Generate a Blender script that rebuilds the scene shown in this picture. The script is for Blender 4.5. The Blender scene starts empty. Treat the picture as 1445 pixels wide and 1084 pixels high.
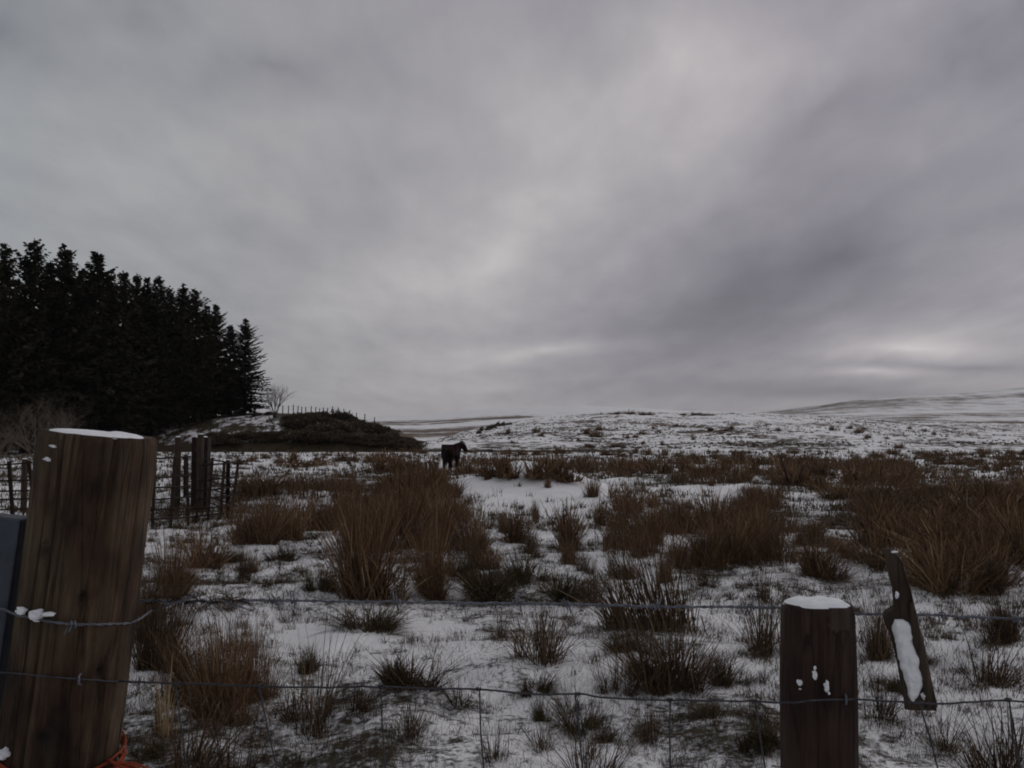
import bpy, bmesh, math, random
import numpy as np
from mathutils import Vector, Matrix, Quaternion

random.seed(7)
RNG = np.random.default_rng(11)
scene = bpy.context.scene
COL = scene.collection
PI = math.pi

# ------------------------------------------------------------------ camera model
F = 1251.0                       # focal length in photo pixels (1445 wide)
EYE = Vector((0.0, 0.0, 1.5))
PITCH = math.atan(58.0 / F)
CU, CV = 722.5, 542.0


def ray(u, v):
    a, b = (u - CU) / F, (CV - v) / F
    c, s = math.cos(PITCH), math.sin(PITCH)
    return Vector((a, c - b * s, s + b * c))


def P(u, v, depth):
    d = ray(u, v)
    return EYE + d * (depth / d.y)


# ------------------------------------------------------------------ noise
def _hash(ix, iy, seed):
    n = (ix.astype(np.int64) * 374761393 + iy.astype(np.int64) * 668265263 + seed * 1442695041) & 0x7fffffff
    n = ((n ^ (n >> 13)) * 1274126177) & 0x7fffffff
    n = n ^ (n >> 16)
    return (n & 0xffff) / 65535.0


def vnoise(x, y, seed=0):
    ix, iy = np.floor(x), np.floor(y)
    fx, fy = x - ix, y - iy
    fx = fx * fx * fx * (fx * (fx * 6 - 15) + 10)
    fy = fy * fy * fy * (fy * (fy * 6 - 15) + 10)
    a = _hash(ix, iy, seed); b = _hash(ix + 1, iy, seed)
    c = _hash(ix, iy + 1, seed); d = _hash(ix + 1, iy + 1, seed)
    return (a + (b - a) * fx) * (1 - fy) + (c + (d - c) * fx) * fy - 0.5


def fbm(x, y, oct=4, seed=0):
    s = 0.0; a = 1.0; t = 0.0
    for i in range(oct):
        s = s + a * vnoise(x * 2 ** i + 17.3 * i, y * 2 ** i - 9.1 * i, seed + i)
        t += a; a *= 0.5
    return s / t * 2.0            # about -1..1


# ------------------------------------------------------------------ terrain
def _v(d, us, vs):
    return lambda u: (600.0 - np.interp(u, us, vs)) / F * d


TOP_U = [-400, 0, 120, 200, 270, 330, 370, 420, 480, 530, 572, 590]
TOP_H = [-.6, -.35, -.1, .1, .62, 1.0, 1.12, 1.05, .66, -.22, -1.75, -2.2]


def bank(u):
    return np.interp(u, TOP_U, TOP_H)


VC_U = [560, 590, 620, 650, 700, 760, 820, 880, 960, 1060, 1150, 1250, 1350, 1445, 1800]
VC_V = [634, 630, 621, 611, 601, 591, 585, 582, 584, 584, 588, 594, 599, 603, 606]


def lerp(a, b, t):
    return a + (b - a) * t


def knots(u):
    """relative heights (eye = 0) at the knot distances, for every column u"""
    L = np.clip((600 - u) / 20.0, 0, 1)
    vc = np.interp(u, VC_U, VC_V)
    top = bank(u)
    rows = []
    D = []

    def add(d, left, right):
        D.append(d); rows.append(right * (1 - L) + left * L)
    one = np.ones_like(u)
    add(0, -1.5 * one, -1.5 * one)
    add(5, -1.5 * one, -1.5 * one)
    add(20, -1.76 * one, -1.80 * one)
    add(45, -2.18 * one, -2.22 * one)
    add(73, -2.2 * one, -2.2 * one)
    add(79, lerp(-2.2, top, .55), (600 - 631) / F * 79 * one)
    add(88, top, (600 - 624) / F * 88 * one)
    vm = vc + (624 - vc) * .45
    add(132, top + .25, (600 - vm) / F * 132)
    add(210, top - .8, (600 - vc) / F * 210)
    v300 = np.interp(u, [500, 600, 700, 900, 1150, 1250, 1445], [-5, -5.0, -4.2, -1.2, .2, 1.2, 0.6])
    add(300, v300, v300)
    h600 = _v(600, [480, 600, 700, 900, 1150, 1300, 1445], [607, 607, 601, 595, 588, 583, 582])(u)
    add(600, h600, h600)
    h1000 = _v(1000, [480, 600, 700, 820, 960, 1060, 1110, 1150, 1200, 1260, 1350, 1445, 1800],
               [597, 595, 589, 584, 585, 582, 578, 573, 566, 561, 555, 548, 525])(u)
    add(1000, h1000, h1000)
    h1600 = _v(1600, [420, 480, 560, 650, 720, 820, 900, 960, 1060, 1150, 1260, 1445, 1800],
               [596, 593, 588, 581, 577, 573.5, 577, 581, 584, 577, 564, 551, 530])(u)
    add(1600, h1600, h1600)
    add(2600, h1600 * .6, h1600 * .6)
    add(7000, -20 * one, -20 * one)
    return np.array(D, float), np.array(rows)


def pchip(D, R, d):
    """vectorised monotone cubic in d; R is (K, N), d is (N,)"""
    h = np.diff(D)[:, None]
    s = np.diff(R, axis=0) / h
    m = np.zeros_like(R)
    same = s[:-1] * s[1:] > 0
    w1, w2 = 2 * h[1:] + h[:-1], h[1:] + 2 * h[:-1]
    with np.errstate(divide='ignore', invalid='ignore'):
        hm = (w1 + w2) / (w1 / s[:-1] + w2 / s[1:])
    m[1:-1] = np.where(same, hm, 0)
    m[0], m[-1] = s[0], s[-1]
    k = np.clip(np.searchsorted(D, d, side='right') - 1, 0, len(D) - 2)
    n = np.arange(len(d))
    hh = (D[k + 1] - D[k]); t = np.clip((d - D[k]) / hh, 0, 1)
    t2, t3 = t * t, t * t * t
    return ((2 * t3 - 3 * t2 + 1) * R[k, n] + (t3 - 2 * t2 + t) * hh * m[k, n]
            + (-2 * t3 + 3 * t2) * R[k + 1, n] + (t3 - t2) * hh * m[k + 1, n])


PHI = math.radians(52)


def uv_of(x, y):
    r = np.hypot(x, y)
    phi = np.clip(np.arctan2(x, y), -PHI, PHI)
    return CU + F * np.tan(phi), r * np.cos(phi), r


def gauss(x, y, cx, cy, sx, sy):
    return np.exp(-((x - cx) / sx) ** 2 - ((y - cy) / sy) ** 2)


def height(x, y):
    x = np.atleast_1d(np.asarray(x, float)); y = np.atleast_1d(np.asarray(y, float))
    u, d, r = uv_of(x, y)
    D, R = knots(u)
    z = pchip(D, R, d)
    z = z + .82 * gauss(x, y, .42, 25.8, 1.75, 2.6) + .12 * gauss(x, y, 1.9, 24.5, 1.5, 2.2) + .16 * gauss(x, y, -1.4, 24.0, 1.6, 2.5)
    z = z + .22 * gauss(x, y, 4.2, 31, 1.6, 2.0) + .16 * gauss(x, y, 6.4, 27, 2.2, 2.0)
    z = z + .25 * gauss(x, y, -6.6, 22, 2.6, 1.3) + .2 * gauss(x, y, 6.8, 10.4, 1.2, 1.0)
    near = np.clip(1 - r / 90, 0, 1)
    z = z + near * (.11 * fbm(x / 2.6, y / 2.6, 3, 5) + .055 * fbm(x / .55, y / .55, 2, 9))
    z = z + np.clip(1 - r / 14, 0, 1) * (.022 * fbm(x / .16, y / .16, 2, 21) + .03 * np.abs(fbm(x / .3, y / .3, 2, 25)))
    mid = np.clip((r - 74) / 60, 0, 1) * np.clip(1 - (r - 500) / 600, 0, 1)
    z = z + mid * (.28 * fbm(x / 9, y / 9, 3, 31) + .25 * fbm(x / 2.4, y / 2.4, 2, 37))
    far = np.clip((r - 500) / 500, 0, 1)
    z = z + far * 1.6 * fbm(x / 120, y / 120, 4, 41)
    # the ditch that runs along the foot of the bank
    z = z - .35 * np.exp(-((d - 74.5) / .9) ** 2) * np.clip((905 - u) / 40, 0, 1) * np.clip((u - 200) / 60, 0, 1)
    return z + EYE.z


def hz(x, y):
    return float(height(x, y)[0])


_T = np.geomspace(1.0, 4000, 4000)


def at(u, v):
    """where the ray of photo pixel u, v meets the ground"""
    d = ray(u, v)
    xs, ys, zs = d.x * _T, d.y * _T, EYE.z + d.z * _T
    below = zs < height(xs, ys)
    i = int(np.argmax(below)) if below.any() else len(_T) - 1
    p = Vector((xs[i], ys[i], 0)); p.z = hz(p.x, p.y)
    return p


# ------------------------------------------------------------------ node helpers
def new_mat(name):
    m = bpy.data.materials.new(name); m.use_nodes = True
    nt = m.node_tree
    b = nt.nodes['Principled BSDF']
    b.inputs['Roughness'].default_value = .85
    b.inputs['Specular IOR Level'].default_value = .25
    return m, nt, b


def nd(nt, kind, **kw):
    n = nt.nodes.new(kind)
    for k, v in kw.items():
        if k in n.inputs.keys() if isinstance(k, str) else False:
            n.inputs[k].default_value = v
        else:
            setattr(n, k, v)
    return n


def ramp(nt, fac, stops):
    r = nt.nodes.new('ShaderNodeValToRGB')
    e = r.color_ramp.elements
    while len(e) < len(stops):
        e.new(.5)
    for el, (p, c) in zip(e, stops):
        el.position = p
        el.color = (*c, 1) if len(c) == 3 else c
    nt.links.new(fac, r.inputs[0])
    return r.outputs[0]


def noise(nt, scale, detail=4, rough=.55, vec=None, mapping=None, kind='Object'):
    n = nt.nodes.new('ShaderNodeTexNoise')
    n.inputs['Scale'].default_value = scale
    n.inputs['Detail'].default_value = detail
    n.inputs['Roughness'].default_value = rough
    if vec is None:
        tc = nt.nodes.new('ShaderNodeTexCoord'); vec = tc.outputs[kind]
    if mapping:
        mp = nt.nodes.new('ShaderNodeMapping'); mp.inputs['Scale'].default_value = mapping
        nt.links.new(vec, mp.inputs[0]); vec = mp.outputs[0]
    nt.links.new(vec, n.inputs['Vector'])
    return n.outputs['Fac']


def math_n(nt, op, a, b=None, clamp=False):
    n = nt.nodes.new('ShaderNodeMath'); n.operation = op; n.use_clamp = clamp
    for i, q in enumerate((a, b)):
        if q is None:
            continue
        if isinstance(q, (int, float)):
            n.inputs[i].default_value = q
        else:
            nt.links.new(q, n.inputs[i])
    return n.outputs[0]


def mix(nt, fac, a, b, blend='MIX'):
    n = nt.nodes.new('ShaderNodeMix'); n.data_type = 'RGBA'; n.blend_type = blend
    for sock, q in ((n.inputs[0], fac), (n.inputs[6], a), (n.inputs[7], b)):
        if isinstance(q, (int, float)):
            sock.default_value = q
        elif isinstance(q, tuple):
            sock.default_value = (*q, 1)
        else:
            nt.links.new(q, sock)
    return n.outputs[2]


def bump(nt, b, h, strength, dist):
    n = nt.nodes.new('ShaderNodeBump')
    n.inputs['Strength'].default_value = strength; n.inputs['Distance'].default_value = dist
    nt.links.new(h, n.inputs['Height']); nt.links.new(n.outputs[0], b.inputs['Normal'])


def attr(nt, name):
    n = nt.nodes.new('ShaderNodeAttribute'); n.attribute_name = name
    return n.outputs['Fac']


def stem_mat(name, stops, trans=.0):
    m, nt, b = new_mat(name)
    inf = nt.nodes.new('ShaderNodeObjectInfo')
    t = math_n(nt, 'ADD', attr(nt, 'tone'), math_n(nt, 'MULTIPLY', math_n(nt, 'SUBTRACT', inf.outputs['Random'], .5), .22), True)
    nt.links.new(ramp(nt, t, stops), b.inputs['Base Color'])
    b.inputs['Specular IOR Level'].default_value = .12
    return m


# ------------------------------------------------------------------ materials
def mat_ground():
    m, nt, b = new_mat('snowy_moor')
    geo = nt.nodes.new('ShaderNodeNewGeometry'); pos = geo.outputs['Position']
    cover = attr(nt, 'cover'); tan = attr(nt, 'tan')
    fine = attr(nt, 'fine')                        # 1 close by, 0 far off
    n1 = noise(nt, 7.0, 6, .65, pos); n2 = noise(nt, 34.0, 5, .62, pos)
    n3 = noise(nt, 2.2, 5, .65, pos, (1.0, .5, 1.0))
    n4 = noise(nt, .09, 5, .62, pos, (1.0, .35, 1.0))
    nearmix = math_n(nt, 'ADD', math_n(nt, 'MULTIPLY', n1, .55), math_n(nt, 'MULTIPLY', n2, .45))
    farmix = math_n(nt, 'ADD', math_n(nt, 'MULTIPLY', n3, .6), math_n(nt, 'MULTIPLY', n4, .4))
    mx = nt.nodes.new('ShaderNodeMix'); mx.data_type = 'FLOAT'
    nt.links.new(fine, mx.inputs[0]); nt.links.new(farmix, mx.inputs[2]); nt.links.new(nearmix, mx.inputs[3])
    t = math_n(nt, 'ADD', math_n(nt, 'SUBTRACT', cover, .5), mx.outputs[0])
    # two widths of edge: crisp close by, broken up far away
    w = nt.nodes.new('ShaderNodeMapRange'); w.interpolation_type = 'SMOOTHSTEP'
    w.inputs['From Min'].default_value = .42; w.inputs['From Max'].default_value = .56
    nt.links.new(t, w.inputs['Value'])
    snowf = w.outputs[0]
    vegn = noise(nt, 9, 4, .6, pos)
    veg = ramp(nt, vegn, [(.25, (.018, .012, .008)), (.5, (.05, .034, .018)), (.72, (.055, .05, .022)), (.85, (.10, .07, .035))])
    heath = ramp(nt, noise(nt, .35, 5, .6, pos), [(.3, (.04, .025, .02)), (.55, (.12, .08, .055)), (.75, (.22, .15, .10))])
    vegc = mix(nt, tan, veg, heath)
    sn = noise(nt, 1.6, 4, .6, pos)
    snowc = ramp(nt, sn, [(.3, (.78, .78, .80)), (.6, (.88, .875, .885))])
    nt.links.new(mix(nt, snowf, vegc, snowc), b.inputs['Base Color'])
    b.inputs['Roughness'].default_value = .8
    hgt = math_n(nt, 'ADD', math_n(nt, 'MULTIPLY', snowf, .5), math_n(nt, 'MULTIPLY', math_n(nt, 'ADD', n2, n1), .5))
    bump(nt, b, hgt, 1.0, .045)
    return m


def mat_snow():
    m, nt, b = new_mat('snow')
    n = noise(nt, 60, 4, .6)
    nt.links.new(ramp(nt, n, [(.3, (.74, .76, .80)), (.7, (.84, .85, .87))]), b.inputs['Base Color'])
    bump(nt, b, noise(nt, 140, 3), .5, .004)
    return m


def mat_wood(name, dark, midc, light, streak=.5, seedshift=0.0, wet=.45, green=.25):
    m, nt, b = new_mat(name)
    tc = nt.nodes.new('ShaderNodeTexCoord'); mp = nt.nodes.new('ShaderNodeMapping')
    mp.inputs['Location'].default_value = (seedshift, seedshift * .7, seedshift)
    nt.links.new(tc.outputs['Object'], mp.inputs[0]); v = mp.outputs[0]
    grain = noise(nt, 1.0, 6, .65, v, (60, 60, 3.2))
    fineg = noise(nt, 1.0, 5, .7, v, (240, 240, 9))
    blot = noise(nt, 1.0, 5, .62, v, (13, 13, 4.5))
    g = math_n(nt, 'ADD', math_n(nt, 'MULTIPLY', grain, .5), math_n(nt, 'MULTIPLY', fineg, .5))
    c = ramp(nt, g, [(.30, dark), (.5, midc), (.72, light)])
    stain = ramp(nt, blot, [(.38, (.16, .12, .11)), (.50, (.6, .5, .46)), (.62, (1, 1, 1))])
    c = mix(nt, wet, c, mix(nt, 1.0, c, stain, 'MULTIPLY'))
    algae = ramp(nt, noise(nt, 1.0, 3, .6, v, (9, 9, 5)), [(.46, (0, 0, 0)), (.66, (green, green, green))])
    c = mix(nt, algae, c, (.085, .08, .05))
    # long drying cracks
    w = nt.nodes.new('ShaderNodeTexVoronoi'); w.feature = 'DISTANCE_TO_EDGE'; w.inputs['Scale'].default_value = 1.0
    mp2 = nt.nodes.new('ShaderNodeMapping'); mp2.inputs['Scale'].default_value = (38, 38, 2.2)
    nt.links.new(v, mp2.inputs[0]); nt.links.new(mp2.outputs[0], w.inputs['Vector'])
    crack = ramp(nt, w.outputs['Distance'], [(.0, (.18, .17, .16)), (.035, (1, 1, 1))])
    c = mix(nt, streak, c, mix(nt, 1.0, c, crack, 'MULTIPLY'))
    kf = math_n(nt, 'MULTIPLY', math_n(nt, 'SUBTRACT', attr(nt, 'tone'), .5), 1.8, True)
    c = mix(nt, kf, c, (.010, .007, .006))
    nt.links.new(c, b.inputs['Base Color'])
    bump(nt, b, math_n(nt, 'ADD', g, math_n(nt, 'MULTIPLY', crack, .4)), .8, .005)
    return m


def mat_metal(name, c0, c1, rough, metallic, scale=30):
    m, nt, b = new_mat(name)
    n = noise(nt, scale, 5, .6)
    nt.links.new(ramp(nt, n, [(.3, c0), (.7, c1)]), b.inputs['Base Color'])
    b.inputs['Metallic'].default_value = metallic; b.inputs['Roughness'].default_value = rough
    return m


def mat_noise(name, c0, c1, scale=8, rough=.9):
    m, nt, b = new_mat(name)
    nt.links.new(ramp(nt, noise(nt, scale, 4, .6), [(.3, c0), (.7, c1)]), b.inputs['Base Color'])
    b.inputs['Roughness'].default_value = rough; b.inputs['Specular IOR Level'].default_value = .15
    return m


M = {}
M['ground'] = mat_ground()
M['snow'] = mat_snow()
M['post'] = mat_wood('weathered_strainer_wood', (.032, .020, .012), (.075, .049, .029), (.135, .094, .056), .5, 3.1, 1.0, .22)
M['post2'] = mat_wood('wet_stake_wood', (.014, .008, .006), (.042, .024, .018), (.085, .052, .037), .6, 8.4, .7, .0)
M['plank'] = mat_wood('grey_split_wood', (.022, .015, .012), (.06, .043, .033), (.12, .088, .066), .6, 5.7, .6, .1)
M['oldpost'] = mat_wood('old_field_post', (.02, .013, .010), (.05, .035, .026), (.09, .066, .047), .4, 1.7, .4, .0)
M['sleeper'] = mat_wood('tarred_wood', (.010, .006, .006), (.02, .011, .010), (.035, .02, .017), .4, 2.2, .4)
M['wire'] = mat_metal('galvanised_wire', (.07, .075, .09), (.19, .20, .235), .6, .6, 80)
M['netwire'] = mat_metal('dull_net_wire', (.03, .03, .036), (.085, .088, .10), .7, .5, 80)
M['galv'] = mat_metal('galvanised_steel', (.04, .048, .062), (.085, .096, .118), .6, .6, 25)
M['rust'] = mat_metal('rusty_iron', (.012, .008, .007), (.035, .02, .015), .85, .2, 20)
M['twine'] = mat_noise('orange_twine', (.16, .03, .014), (.28, .06, .028), 60)
M['rush'] = stem_mat('rush_stems', [(0, (.035, .021, .014)), (.3, (.10, .059, .035)), (.6, (.175, .105, .06)), (.85, (.26, .165, .095)), (1, (.40, .30, .18))])
M['rushd'] = stem_mat('dark_rush_stems', [(0, (.022, .015, .011)), (.4, (.068, .043, .028)), (.75, (.125, .08, .048)), (1, (.27, .195, .12))])
M['green'] = stem_mat('tussock_grass', [(0, (.026, .02, .012)), (.4, (.062, .047, .025)), (.75, (.10, .07, .038)), (1, (.20, .15, .09))])
M['grass'] = stem_mat('dead_grass', [(0, (.024, .017, .012)), (.4, (.058, .04, .025)), (.7, (.09, .067, .036)), (1, (.20, .145, .085))])
M['needle'] = stem_mat('spruce_needles', [(0, (.010, .010, .008)), (.5, (.027, .026, .018)), (1, (.07, .062, .04))])
M['bark'] = mat_noise('conifer_bark', (.022, .016, .013), (.055, .042, .034), 6)
M['twig'] = mat_noise('bare_twigs', (.06, .05, .042), (.13, .11, .095), 5)
M['twigd'] = mat_noise('dim_twigs', (.08, .066, .052), (.16, .13, .10), 5)
M['gorse'] = stem_mat('gorse_sprays', [(0, (.03, .024, .018)), (.5, (.075, .058, .04)), (.85, (.13, .10, .065)), (1, (.34, .31, .28))])


def mat_coat():
    m, nt, b = new_mat('bay_coat')
    tc = nt.nodes.new('ShaderNodeTexCoord'); sp = nt.nodes.new('ShaderNodeSeparateXYZ')
    nt.links.new(tc.outputs['Object'], sp.inputs[0])
    z = math_n(nt, 'ADD', sp.outputs[2], math_n(nt, 'MULTIPLY', noise(nt, 14, 3), .08))
    c = ramp(nt, z, [(.20, (.13, .085, .06)), (.27, (.008, .005, .006)), (.6, (.011, .006, .006)), (1.0, (.018, .008, .008))])
    nt.links.new(c, b.inputs['Base Color'])
    b.inputs['Roughness'].default_value = .9; b.inputs['Specular IOR Level'].default_value = .05
    return m


M['coat'] = mat_coat()
M['hair'] = mat_noise('black_hair', (.006, .005, .006), (.016, .012, .013), 20, .6)


# ------------------------------------------------------------------ mesh building
class MB:
    def __init__(self):
        self.v = []; self.f = []; self.t = []; self.s = []

    def add(self, verts, faces, tone=.5, smooth=False):
        o = len(self.v)
        self.v.extend([tuple(p) for p in verts])
        self.f.extend([tuple(i + o for i in q) for q in faces])
        self.t.extend([tone] * len(verts)); self.s.extend([smooth] * len(faces))

    def tube(self, pts, radii, n=6, tone=.5, cap=True, smooth=True):
        pts = [Vector(p) for p in pts]
        if not hasattr(radii, '__len__'):
            radii = [radii] * len(pts)
        rings = []; ref = None
        for i, p in enumerate(pts):
            t = (pts[min(i + 1, len(pts) - 1)] - pts[max(i - 1, 0)]).normalized()
            if ref is None:
                ref = t.orthogonal().normalized()
            a = (ref - t * ref.dot(t))
            a = a.normalized() if a.length > 1e-6 else t.orthogonal().normalized()
            ref = a; c = t.cross(a)
            rings.append([p + (a * math.cos(2 * PI * k / n) + c * math.sin(2 * PI * k / n)) * radii[i] for k in range(n)])
        vs = [q for r in rings for q in r]
        fs = [(i * n + k, i * n + (k + 1) % n, (i + 1) * n + (k + 1) % n, (i + 1) * n + k) for i in range(len(pts) - 1) for k in range(n)]
        if cap:
            fs += [tuple(range(n))[::-1], tuple(range((len(pts) - 1) * n, len(pts) * n))]
        self.add(vs, fs, tone, smooth)

    def box(self, c, ax, ay, az, tone=.5):
        c, ax, ay, az = Vector(c), Vector(ax), Vector(ay), Vector(az)
        vs = [c + ax * i + ay * j + az * k for k in (-1, 1) for j in (-1, 1) for i in (-1, 1)]
        self.add(vs, [(0, 2, 3, 1), (4, 5, 7, 6), (0, 1, 5, 4), (2, 6, 7, 3), (0, 4, 6, 2), (1, 3, 7, 5)], tone)

    def ribbon(self, pts, widths, side, tone=.5):
        vs = []
        for p, w in zip(pts, widths):
            vs += [p - side * (w / 2), p + side * (w / 2)]
        self.add(vs, [(2 * i, 2 * i + 1, 2 * i + 3, 2 * i + 2) for i in range(len(pts) - 1)], tone)

    def mesh(self, name, mat):
        me = bpy.data.meshes.new(name)
        me.from_pydata(self.v, [], self.f)
        a = me.attributes.new('tone', 'FLOAT', 'POINT'); a.data.foreach_set('value', self.t)
        me.polygons.foreach_set('use_smooth', self.s)
        me.materials.append(mat); me.update()
        return me

    def build(self, name, mat, parent=None):
        return link(name, self.mesh(name, mat), parent)


def link(name, data, parent=None):
    o = bpy.data.objects.new(name, data); COL.objects.link(o)
    if parent:
        o.parent = parent
    return o


def tag(o, label=None, cat=None, group=None, kind=None):
    for k, v in (('label', label), ('category', cat), ('group', group), ('kind', kind)):
        if v:
            o[k] = v
    return o


def thing(name, label, cat, loc=(0, 0, 0), rz=0, group=None):
    o = link(name, None); o.location = loc; o.rotation_euler = (0, 0, rz)
    return tag(o, label, cat, group)


def rebase(o, origin):
    """put a mesh built in world coordinates on its own base point"""
    origin = Vector(origin)
    o.data.transform(Matrix.Translation(-origin)); o.location = origin
    return o


def copy_tree(o, parent=None):
    c = o.copy(); COL.objects.link(c); c.parent = parent
    for ch in o.children:
        copy_tree(ch, c)
    return c


rnd = random.uniform

# ------------------------------------------------------------------ ground
def cover_of(x, y):
    u, d, r = uv_of(x, y)
    c = .505 + .20 * fbm(x / 1.1, y / 1.1, 4, 51) + .12 * fbm(x / 6, y / 6, 2, 57)
    c = c + .085 * np.clip(1 - (r - 4) / 7, 0, 1)
    # smooth snow on the mound and along the far strip of the field
    c = c + .30 * gauss(x, y, .35, 23.5, 3.0, 5.0) + .06 * np.clip(1 - np.abs(d - 70) / 4, 0, 1)
    c = c + .075 * np.clip((d - 6) / 5, 0, 1) * np.clip((80 - d) / 10, 0, 1)
    # brown floor under the rush beds
    c = c - .16 * np.clip((u - 1150) / 120, 0, 1) * np.clip(1 - np.abs(d - 17.5) / 9, 0, 1)
    c = c - .20 * np.exp(-((u - 560) / 90) ** 2) * np.clip(1 - np.abs(d - 26) / 14, 0, 1)
    # darker band with less snow along the ditch edge
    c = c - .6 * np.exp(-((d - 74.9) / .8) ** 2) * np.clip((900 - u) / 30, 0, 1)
    # bank under the gorse
    bk = np.clip((605 - u) / 25, 0, 1) * np.clip((d - 75) / 3, 0, 1) * np.clip((170 - d) / 40, 0, 1)
    c = c - bk * (.02 + .17 * np.clip((u - 390) / 40, 0, 1) + .2 * np.clip((d - 85.5) / 2, 0, 1) + .12 * np.clip((240 - u) / 60, 0, 1))
    # the rise: speckled thin snow
    rise = np.clip((u - 600) / 30, 0, 1) * np.clip((d - 77) / 6, 0, 1) * np.clip((260 - d) / 40, 0, 1)
    c = c + rise * .05 - rise * (.02 + .03 * np.clip((100 - d) / 20, 0, 1) - .06 * fbm(x / 22, y / 10, 3, 61))
    # far country
    far = np.clip((d - 240) / 60, 0, 1)
    fc = .60 - .085 * np.clip((u - 1000) / 100, 0, 1) + (.06 + .06 * np.clip((u - 1000) / 100, 0, 1)) * fbm(x / 160, y / 70, 4, 67) + .07 * fbm(x / 30, y / 18, 3, 69)
    fc = fc - (.19 + .2 * fbm(x / 60, y / 60, 3, 68)) * np.clip((770 - u) / 40, 0, 1) * np.clip(1 - np.abs(d - 940) / 200, 0, 1)
    fc = fc - .15 * np.clip((760 - u) / 60, 0, 1) * np.clip(1.6 * (1 - np.abs(d - 500) / 200), 0, 1) * (1.4 + 1.2 * fbm(x / 40, y / 25, 3, 66))
    fc = fc - .16 * np.exp(-((u - 1290) / 40) ** 2) * np.clip(1 - np.abs(d - 420) / 120, 0, 1)
    fc = fc - .25 * np.exp(-((u - 1410) / 50) ** 2) * np.clip(1 - np.abs(d - 310) / 50, 0, 1)
    fc = fc + .12 * np.clip((d - 1150) / 150, 0, 1)
    c = c * (1 - far) + fc * far
    tan = np.clip((d - 80) / 60, 0, 1)
    fine = np.clip(1 - (d - 18) / 60, 0, 1)
    return c, tan, fine


GROUND_Z = []


def build_ground():
    th = np.concatenate([np.linspace(-PI, -.72, 46, endpoint=False), np.linspace(-.72, .72, 640, endpoint=False), np.linspace(.72, PI, 46, endpoint=False)])
    rr = np.concatenate([[.25, .6, 1.0, 1.5, 2.0], np.geomspace(2.4, 3200, 540)])
    T, Rr = np.meshgrid(th, rr)
    X, Y = (Rr * np.sin(T)).ravel(), (Rr * np.cos(T)).ravel()
    Z = height(X, Y)
    nT, nR = len(th), len(rr)
    i = np.arange(nR - 1)[:, None] * nT + np.arange(nT)[None, :]
    j = np.arange(nR - 1)[:, None] * nT + (np.arange(nT)[None, :] + 1) % nT
    quads = np.stack([i, i + nT, j + nT, j], -1).reshape(-1, 4)
    c0 = len(X)
    X = np.append(X, 0.0); Y = np.append(Y, 0.0); Z = np.append(Z, height(0, 0)[0])
    tris = np.stack([np.full(nT, c0), np.arange(nT), (np.arange(nT) + 1) % nT], -1)
    me = bpy.data.meshes.new('ground')
    me.vertices.add(len(X)); me.vertices.foreach_set('co', np.stack([X, Y, Z], -1).astype('f4').ravel())
    loops = np.concatenate([quads.ravel(), tris.ravel()]).astype('i4')
    me.loops.add(len(loops)); me.loops.foreach_set('vertex_index', loops)
    starts = np.concatenate([np.arange(len(quads)) * 4, len(quads) * 4 + np.arange(nT) * 3]).astype('i4')
    me.polygons.add(len(starts)); me.polygons.foreach_set('loop_start', starts)
    me.polygons.foreach_set('use_smooth', np.ones(len(starts), bool))
    me.update(calc_edges=True)
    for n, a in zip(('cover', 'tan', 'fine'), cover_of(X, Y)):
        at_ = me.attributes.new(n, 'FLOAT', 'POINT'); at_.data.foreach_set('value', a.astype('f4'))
    GROUND_Z.extend((float(Z.min()), float(Z.max())))
    me.materials.append(M['ground'])
    # faces must look up
    me.calc_loop_triangles()
    if me.polygons[1000].normal.z < 0:
        me.flip_normals()
    return tag(link('ground', me), kind='structure')


build_ground()


# ------------------------------------------------------------------ grass (stuff)
def blade_sheet(name, mat, xs, ys, length, width, lean, toneb, seg=2):
    """many bent blades as one mesh"""
    n = len(xs)
    z = height(xs, ys)
    az = RNG.uniform(0, 2 * PI, n); face = RNG.uniform(0, PI, n)
    ln = length * RNG.uniform(.45, 1.25, n); le = lean * RNG.uniform(.2, 1.3, n)
    base = np.stack([xs, ys, z - .01], -1)
    dirh = np.stack([np.cos(az), np.sin(az), np.zeros(n)], -1)
    side = np.stack([np.cos(face), np.sin(face), np.zeros(n)], -1)
    rows = []
    for k in range(seg + 1):
        t = k / seg
        a = le * (t * .6 + .4 * t * t)
        p = base + dirh * (ln * t * np.sin(a))[:, None] + np.array([0, 0, 1.0]) * (ln * t * np.cos(a))[:, None]
        w = (width * (1 - .8 * t))[:, None] * .5
        rows += [p - side * w, p + side * w]
    V = np.stack(rows, 1).reshape(-1, 3)
    m = 2 * (seg + 1)
    b0 = np.arange(n)[:, None] * m
    Q = np.concatenate([np.concatenate([b0 + 2 * k, b0 + 2 * k + 1, b0 + 2 * k + 3, b0 + 2 * k + 2], 1)[:, None, :] for k in range(seg)], 1).reshape(-1, 4)
    me = bpy.data.meshes.new(name)
    me.vertices.add(len(V)); me.vertices.foreach_set('co', V.astype('f4').ravel())
    me.loops.add(Q.size); me.loops.foreach_set('vertex_index', Q.astype('i4').ravel())
    me.polygons.add(len(Q)); me.polygons.foreach_set('loop_start', (np.arange(len(Q)) * 4).astype('i4'))
    me.update(calc_edges=True)
    tone = np.repeat(np.clip(toneb + RNG.normal(0, .2, n), 0, 1), m)
    a = me.attributes.new('tone', 'FLOAT', 'POINT'); a.data.foreach_set('value', tone.astype('f4'))
    me.materials.append(mat)
    return link(name, me)


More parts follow.
